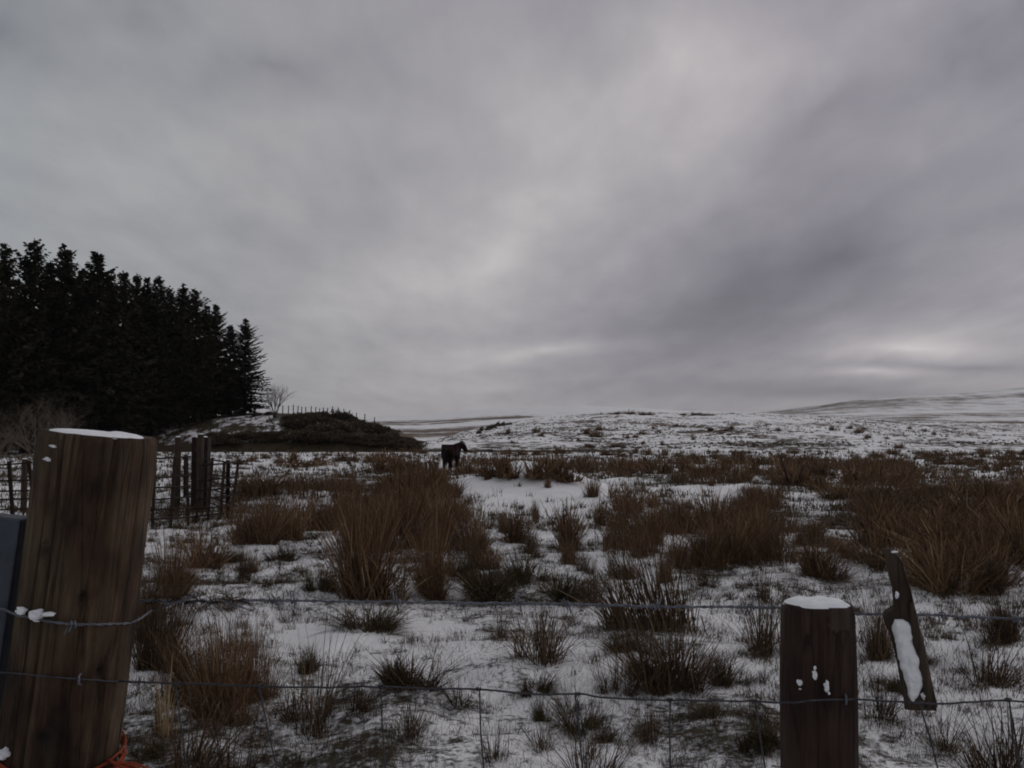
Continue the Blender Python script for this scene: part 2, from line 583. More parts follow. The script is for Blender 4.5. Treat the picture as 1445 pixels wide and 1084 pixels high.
def scatter_field(n, d0, d1, keep, umin=-300, umax=1780, power=1.0):
    d = d0 * (d1 / d0) ** (RNG.uniform(0, 1, n) ** power)
    u = RNG.uniform(umin, umax, n)
    x, y = (u - CU) / F * d, d
    k = RNG.uniform(0, 1, n) < keep(x, y, u, d)
    return x[k], y[k], d[k]


def keep_grass(x, y, u, d):
    c, _, _ = cover_of(x, y)
    k = np.clip((.66 - c) * 3.0 + .25 * fbm(x / .5, y / .5, 3, 71), .0, 1)
    k = k * np.where(fbm(x / .22, y / .22, 2, 73) > .02, 1, .08)
    return np.clip(k, .015, 1) * (1 - .8 * np.clip(1.5 * gauss(x, y, .35, 24.5, 2.6, 4.2), 0, 1))


def clustered(x, y, per, spread):
    n = len(x); k = RNG.integers(max(1, per // 3), per * 2, n)
    X = np.repeat(x, k); Y = np.repeat(y, k)
    s = np.repeat(spread * RNG.uniform(.4, 1.4, n), k)
    return X + RNG.normal(0, 1, len(X)) * s, Y + RNG.normal(0, 1, len(X)) * s


def keep_sprig(x, y, u, d):
    return np.clip(.55 + 1.1 * fbm(x / 1.1, y / 1.1, 3, 75), .05, 1) * (1 - .85 * np.clip(1.5 * gauss(x, y, .35, 24.5, 2.6, 4.2), 0, 1))


gx, gy, gd = scatter_field(13500, 2.6, 15, keep_sprig, power=.75)
gx, gy = clustered(gx, gy, 14, .035); gd = np.hypot(gx, gy)
g = blade_sheet('sprig_grass', M['grass'], gx, gy, .07 + .0035 * gd, np.maximum(.0024, .0006 * gd), 1.3, .42)
tag(g, 'little sprigs and clods of dead grass breaking the snow', 'grass', kind='stuff')
gx, gy, gd = scatter_field(12500, 14, 74, keep_sprig)
gx, gy = clustered(gx, gy, 9, .10); gd = np.hypot(gx, gy)
g = blade_sheet('sprig_moor_grass', M['grass'], gx, gy, .14 + .002 * gd, .0009 * gd, 1.1, .42)
tag(g, 'small sprigs of moor grass all over the snowy field', 'grass', kind='stuff')
gx, gy, gd = scatter_field(205000, 2.6, 15, keep_grass, power=.8)
g = blade_sheet('grass', M['grass'], gx, gy, .085 + .0012 * gd, np.maximum(.0022, .00055 * gd), 1.15, .45)
tag(g, 'short dead grass poking through the thin snow', 'grass', kind='stuff')
gx, gy, gd = scatter_field(150000, 14, 74, keep_grass)
g = blade_sheet('moor_grass', M['grass'], gx, gy, .16 + .003 * gd, .0008 * gd, .9, .4)
tag(g, 'rough brown grass scattered over the snowy field', 'grass', kind='stuff')


# ------------------------------------------------------------------ rush clumps
def rush_mesh(name, mat, stems, wid, lean=.35, core=.24, hmin=.45, droop=.25, tone=.45, bent=.04, skew=0.0, cores=4, skirt=.25):
    """a clump about one unit tall and one unit wide at the top"""
    mb = MB()
    cen = [(Vector((random.gauss(0, core * .55), random.gauss(0, core * .55), 0)), rnd(.35, .7) * core, rnd(.72, 1.05)) for _ in range(cores)]
    ns = int(stems * skirt)
    for i in range(stems + ns):
        c, cr, ch = random.choice(cen)
        short = i >= stems
        a = rnd(0, 2 * PI); rr = cr * math.sqrt(random.random()) * (1.5 if short else 1)
        b = c + Vector((math.cos(a) * rr, math.sin(a) * rr, 0))
        out = Vector((b.x, b.y, 0)); q = min(1.3, out.length / core)
        a2 = math.atan2(b.y, b.x) + random.gauss(0, 1.15)
        o2 = Vector((math.cos(a2), math.sin(a2), 0))
        L = ch * (hmin + (1 - hmin) * random.random() ** 1.1) * (1.0 - .22 * q * q)
        if random.random() < .05:
            L *= 1.18
        th = lean * (.12 + .9 * q) * rnd(.2, 1.5) + random.gauss(0, .15)
        if short:
            L *= rnd(.25, .6); th = lean * rnd(.6, 2.2) + rnd(0, .8)
        kink = random.random() < bent + .10
        pts = []
        n = 4
        p = Vector((b.x, b.y, -.03)); ang = th * .55
        for k in range(n + 1):
            pts.append(p.copy())
            ang += th * .45 / n + droop * (k / n) ** 2 * rnd(.0, .5)
            if kink and k == 2:
                ang += rnd(.7, 1.6)
            p = p + (o2 * math.sin(ang) + Vector((skew, 0, 0)) * .25 + Vector((0, 0, 1)) * math.cos(ang)) * (L / n)
        f = rnd(0, PI); side = Vector((math.cos(f), math.sin(f), 0))
        w = wid * rnd(.7, 1.3)
        mb.ribbon(pts, [w, w, w * .9, w * .7, w * .25], side, min(1, max(0, random.gauss(tone - (.18 if short else 0), .26))))
    V = np.array(mb.v)
    tips = V.reshape(-1, 10, 3)[:, -1]
    kz = np.percentile(tips[:, 2], 95)
    kr = np.percentile(np.hypot(tips[:, 0], tips[:, 1]), 80) * 2
    mb.v = [(x / kr, y / kr, z / kz) for x, y, z in V.tolist()]
    return mb.mesh(name, mat)


PROTO = {
    'dense': [rush_mesh('rush_clump', M['rush'], 900, .0065, .85, .21, .3, .35, cores=5, skirt=.4) for _ in range(5)],
    'dark': [rush_mesh('rush_clump', M['rushd'], 700, .006, .85, .22, .3, .35, cores=5, skirt=.4) for _ in range(3)],
    'spiky': [rush_mesh('rush_clump', M['rushd'], 200, .008, .8, .18, .35, .25, skirt=.8) for _ in range(3)],
    'skewed': [rush_mesh('rush_clump', M['rushd'], 420, .0075, .45, .28, .45, .15, skew=-.55)],
    'sparse': [rush_mesh('rush_clump', M['rushd'], 120, .009, .9, .2, .3, .35, .4, .12, skirt=1.0) for _ in range(3)],
    'straw': [rush_mesh('rush_clump', M['rush'], 60, .016, .45, .22, .5, .2, .85, .15)],
    'low': [rush_mesh('grass_tussock', M['green'], 600, .011, 1.2, .3, .3, .7, .4, .1) for _ in range(3)],
    'mid': [rush_mesh('rush_clump', M['rush'], 400, .012, .85, .23, .28, .35, cores=5, skirt=.45) for _ in range(6)],
    'far': [rush_mesh('rush_clump', M['rush'], 190, .026, .8, .28, .3, .3, tone=.38, cores=5, skirt=.4) for _ in range(6)],
}
GROUP = 'rush clumps on the snowy moor'
N_RUSH = 0


def put_rush(u, v, w, h, style, label, p=None):
    """one clump: photo pixels of its foot, its width and height there"""
    global N_RUSH
    p = at(u, v) if p is None else p
    k = p.y / F
    me = random.choice(PROTO[style])
    low = style == 'low'
    o = link('grass_tussock' if low else 'rush_clump', me)
    o.location = (p.x, p.y, p.z - .01)
    o.rotation_euler = (rnd(-.06, .06), rnd(-.06, .06), rnd(0, 2 * PI) if style != 'skewed' else 0)
    s = max(.05, w * k)
    o.scale = (s * 1.06, s * 1.06, h * k * .92)
    tag(o, label, 'grass' if low else 'rush', GROUP)
    N_RUSH += 1
    return o


SHARE = {
    'bed': 'tall brown rush clump packed into the wide dense bed behind the hanging plank',
    'band': 'brown rush clump in the long dark band behind the snowy mound',
    'pony': 'brown rush clump in the dark patch in front of the pony',
    'ditch': 'small dark rush clump along the straight ditch edge under the rise',
    'strip': 'small brown rush clump on the flat snow strip before the dark bank',
    'rise': 'tiny tuft of rushes dotted over the speckled snowy rise',
    'middle': 'small brown rush clump scattered on the snow in the middle of the field',
    'nearsmall': 'small thin tuft poking through the snow close behind the wires',
}
RUSH = [
    # close behind the fence
    (195, 905, 80, 85, 'dark', 'dark rush clump half behind the thick post under the barbed wire'),
    (268, 985, 80, 105, 'dense', 'rush clump filling the gap between the thick post and the tall russet clump'),
    (362, 985, 80, 105, 'dense', 'brown rush clump leaning against the far side of the tall russet clump'),
    (222, 945, 100, 125, 'dark', 'dark rush clump touching the edge of the thick leaning post'),
    (318, 1008, 125, 150, 'dense', 'tall russet rush clump behind the wires just beside the thick post'),
    (435, 1030, 130, 135, 'spiky', 'splayed dark rush clump right of the tall russet one by the thick post'),
    (255, 1110, 190, 115, 'sparse', 'low tangled dark clump at the foot of the thick post, partly out of view'),
    (330, 1095, 140, 90, 'sparse', 'tangled dark stems at the lower edge below the tall russet clump'),
    (228, 1040, 70, 95, 'straw', 'few pale straw stems standing beside the thick post'),
    (580, 967, 125, 55, 'spiky', 'short spiky clump just above the lower wire, left of centre'),
    (560, 965, 90, 40, 'low', 'short tussock at the foot of the spiky clump above the lower wire'),
    (578, 1042, 75, 55, 'spiky', 'small dark spiky clump between the first two clear netting wires'),
    (764, 935, 120, 85, 'spiky', 'spiky fan of dark stems just below the barbed wire near the middle'),
    (930, 885, 165, 125, 'skewed', 'tall thin rush clump leaning over behind the barbed wire, left of the stake'),
    (945, 972, 150, 105, 'dark', 'dense dark clump directly below the tall leaning rush clump'),
    (878, 975, 90, 75, 'spiky', 'splayed stems to the left of the dense dark clump below the barbed wire'),
    (825, 1033, 105, 45, 'low', 'low dark tussock crossed by the third netting wire'),
    (830, 1098, 150, 85, 'spiky', 'dark spiky clump at the lower edge in the middle'),
    (925, 1048, 60, 65, 'sparse', 'small sparse tuft just left of the fourth netting wire'),
    (755, 978, 75, 30, 'low', 'small green tussock beneath the spiky fan in the middle'),
    (1020, 965, 80, 45, 'low', 'green tussock at the right of the dense dark clump'),
    (1078, 920, 100, 90, 'spiky', 'brown spiky clump touching the left side of the stake'),
    (520, 892, 130, 38, 'low', 'flattened grass tussock below the barbed wire, under the largest clump'),
    (1238, 930, 70, 95, 'dark', 'dark clump between the stake and the hanging plank'),
    (1240, 1012, 80, 75, 'sparse', 'sparse clump between the stake and the lower end of the plank'),
    (1385, 965, 120, 75, 'sparse', 'thin tangled clump on the snow right of the plank'),
    (1425, 1105, 150, 120, 'spiky', 'dark spiky clump in the lower corner beyond the plank'),
    (1428, 905, 90, 80, 'dark', 'dark clump at the picture edge level with the upper part of the plank'),
    (1335, 1062, 90, 60, 'sparse', 'sparse stems below the cut end of the plank'),
    (1085, 1052, 70, 35, 'low', 'low dark tussock against the stake below the lower wire'),
    (1010, 1012, 90, 22, 'low', 'flat dark tussock just below the lower wire left of the stake'),
    (700, 1075, 60, 60, 'sparse', 'thin stems at the lower edge between two netting wires'),
    (500, 1010, 70, 60, 'sparse', 'thin curved stems right of the splayed dark clump'),
    # the middle ground
    (508, 843, 135, 135, 'dense', 'largest brown rush clump, standing left of centre beyond the barbed wire'),
    (615, 838, 95, 110, 'dense', 'tall brown rush clump on the right of the largest clump'),
    (455, 835, 65, 40, 'low', 'small green tussock on the left of the largest clump'),
    (560, 775, 110, 95, 'dense', 'brown rush clump showing over the top of the largest clump'),
    (500, 765, 80, 70, 'dense', 'brown rush clump behind the left shoulder of the largest clump'),
    (620, 765, 70, 70, 'mid', 'brown rush clump behind the tall one beside the largest clump'),
    (372, 768, 95, 68, 'dense', 'wide dark rush clump to the right of the iron hurdle'),
    (415, 762, 60, 60, 'mid', 'brown rush clump joined to the wide one right of the hurdle'),
    (455, 748, 70, 55, 'mid', 'brown clump between the hurdle clump and the largest clump'),
    (238, 842, 90, 90, 'dense', 'brown rush clump against the thick post below the hurdle'),
    (285, 800, 80, 60, 'mid', 'low brown rush clump directly below the iron hurdle'),
    (210, 865, 70, 70, 'dark', 'dark rush clump half hidden by the thick post under the hurdle'),
    (400, 792, 60, 25, 'low', 'low dark tussock below the wide hurdle clump'),
    (320, 792, 60, 22, 'low', 'low dark tussock below the corner of the hurdle'),
    (672, 775, 62, 65, 'mid', 'first rush clump in the row below the snowy mound'),
    (726, 765, 55, 52, 'mid', 'second rush clump in the row below the snowy mound'),
    (756, 737, 17, 36, 'mid', 'narrow upright tuft on the lower slope of the snowy mound'),
    (798, 778, 70, 72, 'mid', 'tallest rush clump at the end of the row below the mound'),
    (846, 742, 24, 42, 'mid', 'narrow tuft beside the end of the row below the mound'),
    (690, 845, 130, 48, 'low', 'wide low brown tussock right of the tall clump by the largest one'),
    (790, 848, 120, 40, 'low', 'wide low brown tussock just above the barbed wire in the middle'),
    (735, 820, 90, 45, 'low', 'ragged brown tussock below the row at the mound'),
    (650, 815, 60, 40, 'low', 'ragged dark tussock at the foot of the tall clump'),
    (838, 852, 55, 60, 'spiky', 'short spiky clump just above the barbed wire, left of the tall leaning one'),
    (926, 767, 40, 70, 'mid', 'tall narrow rush clump right of the mound row'),
    (888, 722, 60, 48, 'mid', 'brown clump on the snow at the right foot of the mound'),
    (965, 752, 55, 55, 'mid', 'brown clump between the tall narrow one and the rounded group'),
    (1008, 745, 70, 60, 'mid', 'brown clump at the back of the rounded group above the stake'),
    (1028, 797, 110, 80, 'dense', 'broad rounded rush clump above and left of the stake'),
    (1075, 775, 70, 65, 'mid', 'brown clump on the right of the broad rounded one'),
    (1060, 735, 60, 40, 'mid', 'small brown clump behind the broad rounded one'),
    (902, 755, 30, 42, 'spiky', 'thin dark tuft left of the tall narrow clump'),
    (1150, 812, 90, 62, 'dense', 'brown clump standing just above the stake'),
    (862, 770, 40, 35, 'spiky', 'thin low tuft on snow between the mound row and the narrow clump'),
    (1085, 848, 60, 55, 'spiky', 'thin tuft just above the barbed wire beside the stake'),
    (772, 688, 14, 20, 'mid', 'little dark tuft on top of the snowy mound'),
    (835, 702, 28, 36, 'mid', 'dark upright tuft at the right end of the snowy mound'),
    (1408, 835, 70, 60, 'dark', 'dark clump on the near edge of the wide bed at the picture side'),
    (365, 697, 85, 30, 'mid', 'low wide rush clump right behind the iron hurdle'),
    (470, 692, 50, 24, 'mid', 'small brown rush clump alone on snow beyond the hurdle'),
    (610, 722, 80, 45, 'mid', 'dark clump at the left foot of the snowy mound'),
    (643, 702, 42, 30, 'mid', 'dark pointed clump touching the left edge of the mound'),
    (690, 677, 30, 12, 'far', 'small tuft on the snow between the pony and the mound'),
    (430, 658, 110, 9, 'far', 'long flat strip of brown rushes beyond the hurdle'),
    (415, 654, 28, 22, 'far', 'tallest small clump on the strip beyond the hurdle'),
]
for row in RUSH:
    put_rush(*row)


def rush_rows(key, rows, style):
    for (u, v, w, h) in rows:
        lo = .68 if key == 'bed' else 1.0
        put_rush(u + rnd(-8, 8) * v / 700, v + rnd(-3, 3), w * rnd(.7, 1.2), h * lo * rnd(.7, 1.2), style if p_far(v) else 'mid', SHARE[key])


def p_far(v):
    return v < 700


rush_rows('bed', [(1250, 800, 90, 85), (1300, 822, 100, 95), (1345, 838, 110, 105), (1395, 818, 100, 100), (1440, 800, 100, 95),
                  (1225, 770, 90, 75), (1275, 775, 100, 80), (1325, 785, 110, 85), (1375, 775, 110, 85), (1435, 765, 100, 85),
                  (1490, 800, 100, 100), (1250, 745, 90, 62), (1310, 748, 100, 66), (1360, 742, 100, 66), (1415, 738, 100, 66), (1465, 750, 90, 66),
                  (1225, 725, 80, 44), (1275, 722, 90, 48), (1330, 720, 90, 48), (1385, 716, 90, 50), (1440, 714, 90, 50), (1490, 720, 90, 60),
                  (1190, 705, 80, 36), (1240, 703, 80, 38), (1295, 702, 80, 38), (1350, 699, 80, 38), (1400, 696, 70, 36), (1450, 694, 80, 34), (1350, 815, 90, 90), (1200, 790, 60, 50)], 'mid')
rush_rows('band', [(660, 668, 50, 26), (690, 670, 55, 28), (720, 673, 60, 30), (750, 674, 60, 32), (780, 676, 60, 32), (805, 677, 50, 28), (830, 668, 50, 26), (860, 665, 50, 26),
                   (885, 668, 50, 26), (910, 662, 50, 24), (940, 668, 50, 26), (965, 664, 50, 24), (990, 670, 55, 28), (1020, 668, 55, 26), (1045, 676, 55, 28),
                   (1075, 670, 55, 26), (1100, 680, 60, 30), (1130, 688, 60, 34), (1155, 694, 60, 34), (1120, 664, 50, 20), (1160, 672, 60, 26), (1200, 685, 60, 32), (1230, 682, 60, 30),
                   (1265, 685, 60, 30), (985, 655, 40, 16), (1035, 655, 40, 16), (1080, 656, 40, 15)], 'far')
rush_rows('pony', [(545, 665, 55, 24), (575, 668, 55, 28), (605, 668, 55, 30), (560, 688, 60, 36), (590, 698, 60, 40), (615, 692, 60, 36), (545, 705, 50, 34),
                   (570, 720, 70, 40), (600, 735, 70, 46), (545, 740, 60, 44), (510, 725, 60, 36), (525, 655, 40, 20), (490, 735, 50, 36), (640, 735, 50, 40)], 'far')
rush_rows('pony', [(622, 669, 34, 13), (648, 668, 30, 12)], 'far')
rush_rows('ditch', [(717, 640, 22, 9), (735, 640, 20, 7), (757, 640, 26, 10), (795, 640, 28, 11), (850, 641, 24, 9), (870, 642, 26, 9), (895, 643, 24, 12), (915, 644, 26, 12),
                    (935, 645, 26, 13), (960, 645, 26, 13), (985, 646, 28, 13), (690, 640, 18, 8), (1010, 647, 24, 12), (665, 639, 18, 7), (600, 639, 30, 8), (575, 639, 30, 9), (1140, 650, 30, 13), (1100, 648, 26, 12)], 'far')
rush_rows('strip', [(393, 656, 20, 12), (445, 653, 26, 14), (480, 654, 36, 18), (500, 652, 26, 14), (530, 652, 30, 18), (548, 650, 30, 20), (350, 652, 30, 10), (330, 655, 22, 10), (460, 648, 18, 8), (375, 648, 18, 8), (555, 658, 40, 20)], 'far')


# smaller clumps, scattered: individuals while they show, the rest as one mass
def scatter_px(n, u0, u1, v0, v1, ok):
    out = []
    while len(out) < n:
        u, v = rnd(u0, u1), rnd(v0, v1)
        if ok(u, v):
            out.append((u, v))
    return out


def mid_ok(u, v):
    if 610 < u < 870 and 655 < v < 745 and random.random() < .95:
        return False
    return vnoise(np.array([u / 70.0]), np.array([v / 18.0]), 91)[0] > -.05


for u, v in scatter_px(64, 340, 1240, 660, 830, mid_ok):
    s = (v - 600) / 130.0
    put_rush(u, v, rnd(16, 34) * s ** .8, rnd(14, 34) * s, 'far' if v < 690 else ('mid' if random.random() < .6 else 'spiky'), SHARE['middle'])
for u, v in scatter_px(34, 200, 1440, 860, 1075, lambda u, v: True):
    put_rush(u, v, rnd(30, 75), rnd(18, 48), random.choice(['sparse', 'low', 'spiky', 'sparse']), SHARE['nearsmall'])
RISE = [(840, 616, 26, 14), (828, 612, 20, 10), (845, 606, 12, 8), (757, 610, 16, 10), (716, 612, 9, 8), (1212, 610, 16, 10), (1270, 632, 18, 11), (935, 628, 12, 9), (905, 612, 18, 7),
        (870, 584, 14, 5), (888, 584, 20, 7), (905, 585, 20, 6), (920, 585, 20, 5), (965, 585, 16, 4), (985, 585, 20, 5), (1000, 586, 18, 4), (870, 630, 20, 8), (830, 630, 16, 7), (1300, 640, 26, 9), (1350, 642, 28, 9), (1390, 645, 22, 11), (1425, 640, 24, 10), (1350, 655, 30, 18), (1415, 658, 26, 16)]
for u, v, w, h in RISE:
    put_rush(u, v + 1, w, h, 'far', SHARE['rise'])
for u, v in scatter_px(26, 660, 1440, 600, 634, lambda u, v: v > np.interp(u, VC_U, VC_V) + 5):
    put_rush(u, v, rnd(7, 15), rnd(4, 8), 'far', SHARE['rise'])


def filler(n, u0, u1, v0, v1, ok):
    us = RNG.uniform(u0, u1, n); vs = RNG.uniform(v0, v1, n)
    k = ok(us, vs); us, vs = us[k], vs[k]
    d = np.interp(vs, _VV, _DD)
    return (us - CU) / F * d, d


_VV = np.array([645., 655, 665, 680, 700, 720, 740, 760, 780, 800, 830, 860])
_DD = np.array([at(900, v).y for v in _VV])


def soft(us, vs, seed, cut):
    return fbm(us / 45, vs / 12, 3, seed) > cut


parts_ = [filler(9000, 1130, 1760, 655, 815, lambda u, v: soft(u, v, 201, .02) & (v < 640 + (u - 1130) * .75 + 30)),
          filler(5200, 640, 1300, 650, 682, lambda u, v: soft(u, v, 202, -.05) & ~((np.abs(u - 740) < 110) & (v > 668))),
          filler(4200, 470, 660, 652, 780, lambda u, v: soft(u, v, 203, .14)),
          filler(3000, 330, 520, 690, 770, lambda u, v: soft(u, v, 204, .25)),
          filler(3500, 860, 1120, 700, 800, lambda u, v: soft(u, v, 205, .12))]
fx = np.concatenate([p[0] for p in parts_]); fy = np.concatenate([p[1] for p in parts_])
fx, fy = clustered(fx, fy, 4, .10)
fd = np.hypot(fx, fy)
g = blade_sheet('low_rushes', M['rush'], fx, fy, np.full(len(fx), .42), .0009 * fd, .55, .36, 3)
tag(g, 'low brown rushes joining the clumps into wide bands', 'grass', kind='stuff')
SHARE['foot'] = 'small brown tuft on the snow between the long rush band and the rise'
for u, v in scatter_px(34, 1010, 1440, 640, 668, lambda u, v: v < np.interp(u, [1000, 1200, 1440], [652, 664, 672])):
    put_rush(u, v, rnd(14, 30), rnd(6, 14), 'far', SHARE['foot'])


def mass_of_tufts(name, spots, mat, label):
    """what is too small and too many to count: one object"""
    mb = MB()
    for (p, w, h) in spots:
        for _ in range(7):
            a = rnd(0, 2 * PI); f = rnd(0, PI)
            o = Vector((math.cos(a), math.sin(a), 0)) * w * .35 * random.random()
            b = p + o
            tip = b + Vector((o.x * 1.2, o.y * 1.2, h * rnd(.5, 1)))
            sd = Vector((math.cos(f), math.sin(f), 0))
            mb.ribbon([b - Vector((0, 0, .03)), (b + tip) / 2, tip], [w * .22, w * .2, w * .05], sd, min(1, max(0, random.gauss(.35, .2))))
    o = mb.build(name, mat)
    return tag(o, label, 'grass', kind='stuff')


spots = []
xs, ys, ds = scatter_field(19000, 77, 230, lambda x, y, u, d: np.clip(.25 + fbm(x / 12, y / 7, 3, 97), .02, 1), 590, 1520)
for x, y, d in zip(xs, ys, ds):
    spots.append((Vector((x, y, hz(x, y))), rnd(.15, .42), rnd(.06, .22)))
mass_of_tufts('rough_grass', spots, M['grass'], 'brown moor grass speckling the snow of the far rise')
spots = []
xs, ys, ds = scatter_field(1500, 74, 84, lambda x, y, u, d: np.clip(.5 + fbm(x / 3, y / 2, 3, 99), .02, 1) * np.where(u < 400, .15, 1), 190, 600)
for x, y, d in zip(xs, ys, ds):
    spots.append((Vector((x, y, hz(x, y))), rnd(.3, .6), rnd(.15, .4)))
mass_of_tufts('bank_grass', spots, M['grass'], 'rough dark grass on the face of the bank')


# ------------------------------------------------------------------ conifers
def spruce_meshes(H=14.0, R=2.4, bare=.12, dens=1.0):
    tr = MB()
    bend = [Vector((rnd(-.06, .06), rnd(-.06, .06), 0)) for _ in range(8)]
    pts = [Vector((0, 0, -.6))] + [Vector((0, 0, H * k / 8)) + bend[k - 1] for k in range(1, 9)]
    tr.tube(pts, [.24, .20, .17, .145, .12, .09, .06, .035, .012], 8)
    cr = MB()
    z = H * bare
    while z < H - .15:
        t = z / H
        prof = min((1 - t) ** .66, 1.75 * (1 - t) + .03) * (1.0 if t > .3 else lerp(.62, 1.0, t / .3))
        nb = 7 if t < .9 else 5
        a0 = rnd(0, 2 * PI); z0 = z
        for k in range(nb):
            z = z0 + rnd(-.22, .22)
            if random.random() < .12:
                continue
            a = a0 + 2 * PI * k / nb + rnd(-.35, .35)
            L = max(.22, R * prof * (rnd(.55, 1.2) if random.random() < .85 else rnd(1.1, 1.5)))
            o = Vector((math.cos(a), math.sin(a), 0)); sd = Vector((-o.y, o.x, 0))
            rise = lerp(-.10, .7, t) + rnd(-.25, .25)
            n = max(4, int(L / .15 * dens))
            tr_pts = []
            for i in range(n + 1):
                q = (i + .5) / (n + 1)
                p = Vector((0, 0, z)) + o * (L * q) + Vector((0, 0, 1)) * (L * (rise * q - .28 * q * q * (1 - t) + .16 * q ** 3))
                tr_pts.append(p)
                if q < .12 and t < .8:
                    continue
                for s in (-1, 1, 0):
                    ln = lerp(.75, .28, q) * lerp(1.0, .62, t) * rnd(.7, 1.2)
                    dr = (o * rnd(.3, .9) + sd * (s if s else rnd(-.4, .4)) * rnd(.5, 1.0) + Vector((0, 0, rnd(-.55, .12) if s else rnd(-1.1, .5)))).normalized()
                    up = Vector((rnd(-.5, .5), rnd(-.5, .5), 1)).normalized()
                    w = dr.cross(up).normalized() * rnd(.08, .15) * lerp(1.0, .7, t)
                    b = p - dr * .04
                    cr.add([b - w * .5, b + w * .5, b + dr * ln * .6 + w, b + dr * ln, b + dr * ln * .6 - w], [(0, 1, 2, 3, 4)], min(1, max(0, random.gauss(.5, .2))))
            if t < .96:
                tr.tube([Vector((0, 0, z)), tr_pts[len(tr_pts) // 2], tr_pts[-1]], [.028 * (1 - t) + .008, .015, .006], 3, cap=False)
        z = z0 + rnd(.22, .42) * lerp(1.0, .75, t)
    # leader
    for k in range(14):
        a = rnd(0, 2 * PI); d = Vector((math.cos(a) * .5, math.sin(a) * .5, .8)).normalized()
        b = Vector((0, 0, H - .9 + k * .07)) + bend[7]; w = d.orthogonal().normalized() * .05
        cr.add([b - w, b + w, b + d * .26], [(0, 1, 2)], .5)
    # dead lower branches
    for k in range(26):
        a = rnd(0, 2 * PI); zz = rnd(.06, .3) * H
        o = Vector((math.cos(a), math.sin(a), 0)); L = rnd(.5, 1.5)
        tr.tube([Vector((0, 0, zz)), Vector((0, 0, zz)) + o * L * .6 + Vector((0, 0, -.05)), Vector((0, 0, zz)) + o * L + Vector((0, 0, -.2))], [.02, .012, .005], 3, cap=False)
    return tr.mesh('trunk', M['bark']), cr.mesh('crown', M['needle'])


SPRUCE = [spruce_meshes(14, 3.3, .10), spruce_meshes(14, 3.1, .16), spruce_meshes(14, 3.5, .12), spruce_meshes(14, 3.0, .2), spruce_meshes(14, 3.2, .05)]
TREES = 'dark conifers of the plantation'


def spruce(u, d, v_top, k, label, wide=1.0):
    x = (u - CU) / F * d
    z = hz(x, d)
    ztop = P(u, v_top, d).z
    s = (ztop - z) / 14.0
    t = thing('spruce_tree', label, 'tree', (x, d, z), rnd(0, 2 * PI), TREES)
    t.scale = (s * wide, s * wide, s)
    tr, cr = SPRUCE[k]
    link('trunk', tr, t); link('crown', cr, t)
    return t


for (u, d, vt, k, label, wd) in [
    (2, 66, 346, 0, 'dark spruce cut by the picture edge, at the tall end of the plantation', 1.1),
    (42, 68, 338, 2, 'tallest spruce of the plantation, first full pointed top from the edge', 1.1),
    (66, 71, 371, 3, 'lower spruce top just right of the tallest one', 1.0),
    (88, 70, 350, 1, 'tall spruce with a broad rounded top, second tall one from the edge', 1.2),
    (112, 74, 381, 4, 'lower spruce top between the second and third tall ones', 1.0),
    (133, 72, 356, 0, 'tall spruce with spreading open upper branches, third tall one from the edge', 1.25),
    (152, 76, 385, 1, 'spruce top hanging on the shoulder of the third tall one', 1.0),
    (171, 75, 384, 3, 'slender spruce top just past the third tall one', 1.1),
    (190, 78, 388, 2, 'thin pale spruce spire in the middle of the plantation', 1.0),
    (204, 79, 393, 4, 'narrow spruce spire right after the thin pale one', .9),
    (220, 79, 391, 0, 'pointed spruce top closing the middle run of spires', 1.1),
    (236, 82, 407, 2, 'low rounded spruce top before the gap in the skyline', 1.0),
    (256, 82, 404, 1, 'pointed spruce top just after the gap in the skyline', 1.2),
    (273, 84, 408, 2, 'broad spruce top next to the pointed one after the gap', 1.2),
    (290, 86, 432, 4, 'dark full spruce on the falling end of the skyline', 1.2),
    (303, 87, 430, 0, 'dense blunt spruce, third tree from the open end', 1.2),
    (324, 90, 460, 3, 'thin open spruce, second tree from the open end', 1.45),
    (345, 88, 451, 4, 'lone edge spruce with branches down to the ground beside open sky', 1.4),
]:
    spruce(u, d, vt, k, label, wd)
INNER = 'dark spruce standing deep inside the plantation behind the skyline trees'
for i in range(46):
    u = rnd(-130, 335)
    d = rnd(84, 118)
    vt = np.interp(u, [-130, 40, 140, 230, 300, 340], [352, 378, 395, 422, 460, 500]) + rnd(5, 60)
    spruce(u, d, vt, random.randrange(5), INNER, rnd(1.0, 1.3))
for i in range(16):
    u = -60 + i * 24 + rnd(-8, 8)
    d = np.interp(u, [-60, 340], [63, 86]) + rnd(0, 5)
    vt = np.interp(u, [-60, 40, 140, 230, 300, 340], [400, 420, 435, 460, 480, 510]) + rnd(0, 50)
    spruce(u, d, vt, random.choice([0, 2, 4]), 'shorter dark spruce filling the shadowed front edge of the plantation', rnd(1.2, 1.6))


# ------------------------------------------------------------------ bare trees and shrubs
def branchy(mb, p, d, L, r, depth, spread, up=.15, n=3):
    pts = [p.copy()]; q = p.copy(); dd = d.copy()
    for k in range(3):
        dd = (dd + Vector((random.gauss(0, .12), random.gauss(0, .12), random.gauss(up * .5, .08)))).normalized()
        q = q + dd * (L / 3); pts.append(q.copy())
    mb.tube(pts, [r, r * .85, r * .7, r * .55], 5 if depth > 2 else 3, cap=False)
    if depth == 0:
        return
    for k in range(n):
        s = pts[random.choice([1, 2, 3, 3])]
        ax = Vector((random.gauss(0, 1), random.gauss(0, 1), random.gauss(0, .5))).normalized()
        nd_ = (dd + ax * spread + Vector((0, 0, up))).normalized()
        branchy(mb, s, nd_, L * rnd(.55, .85), r * .5, depth - 1, spread, up, n)


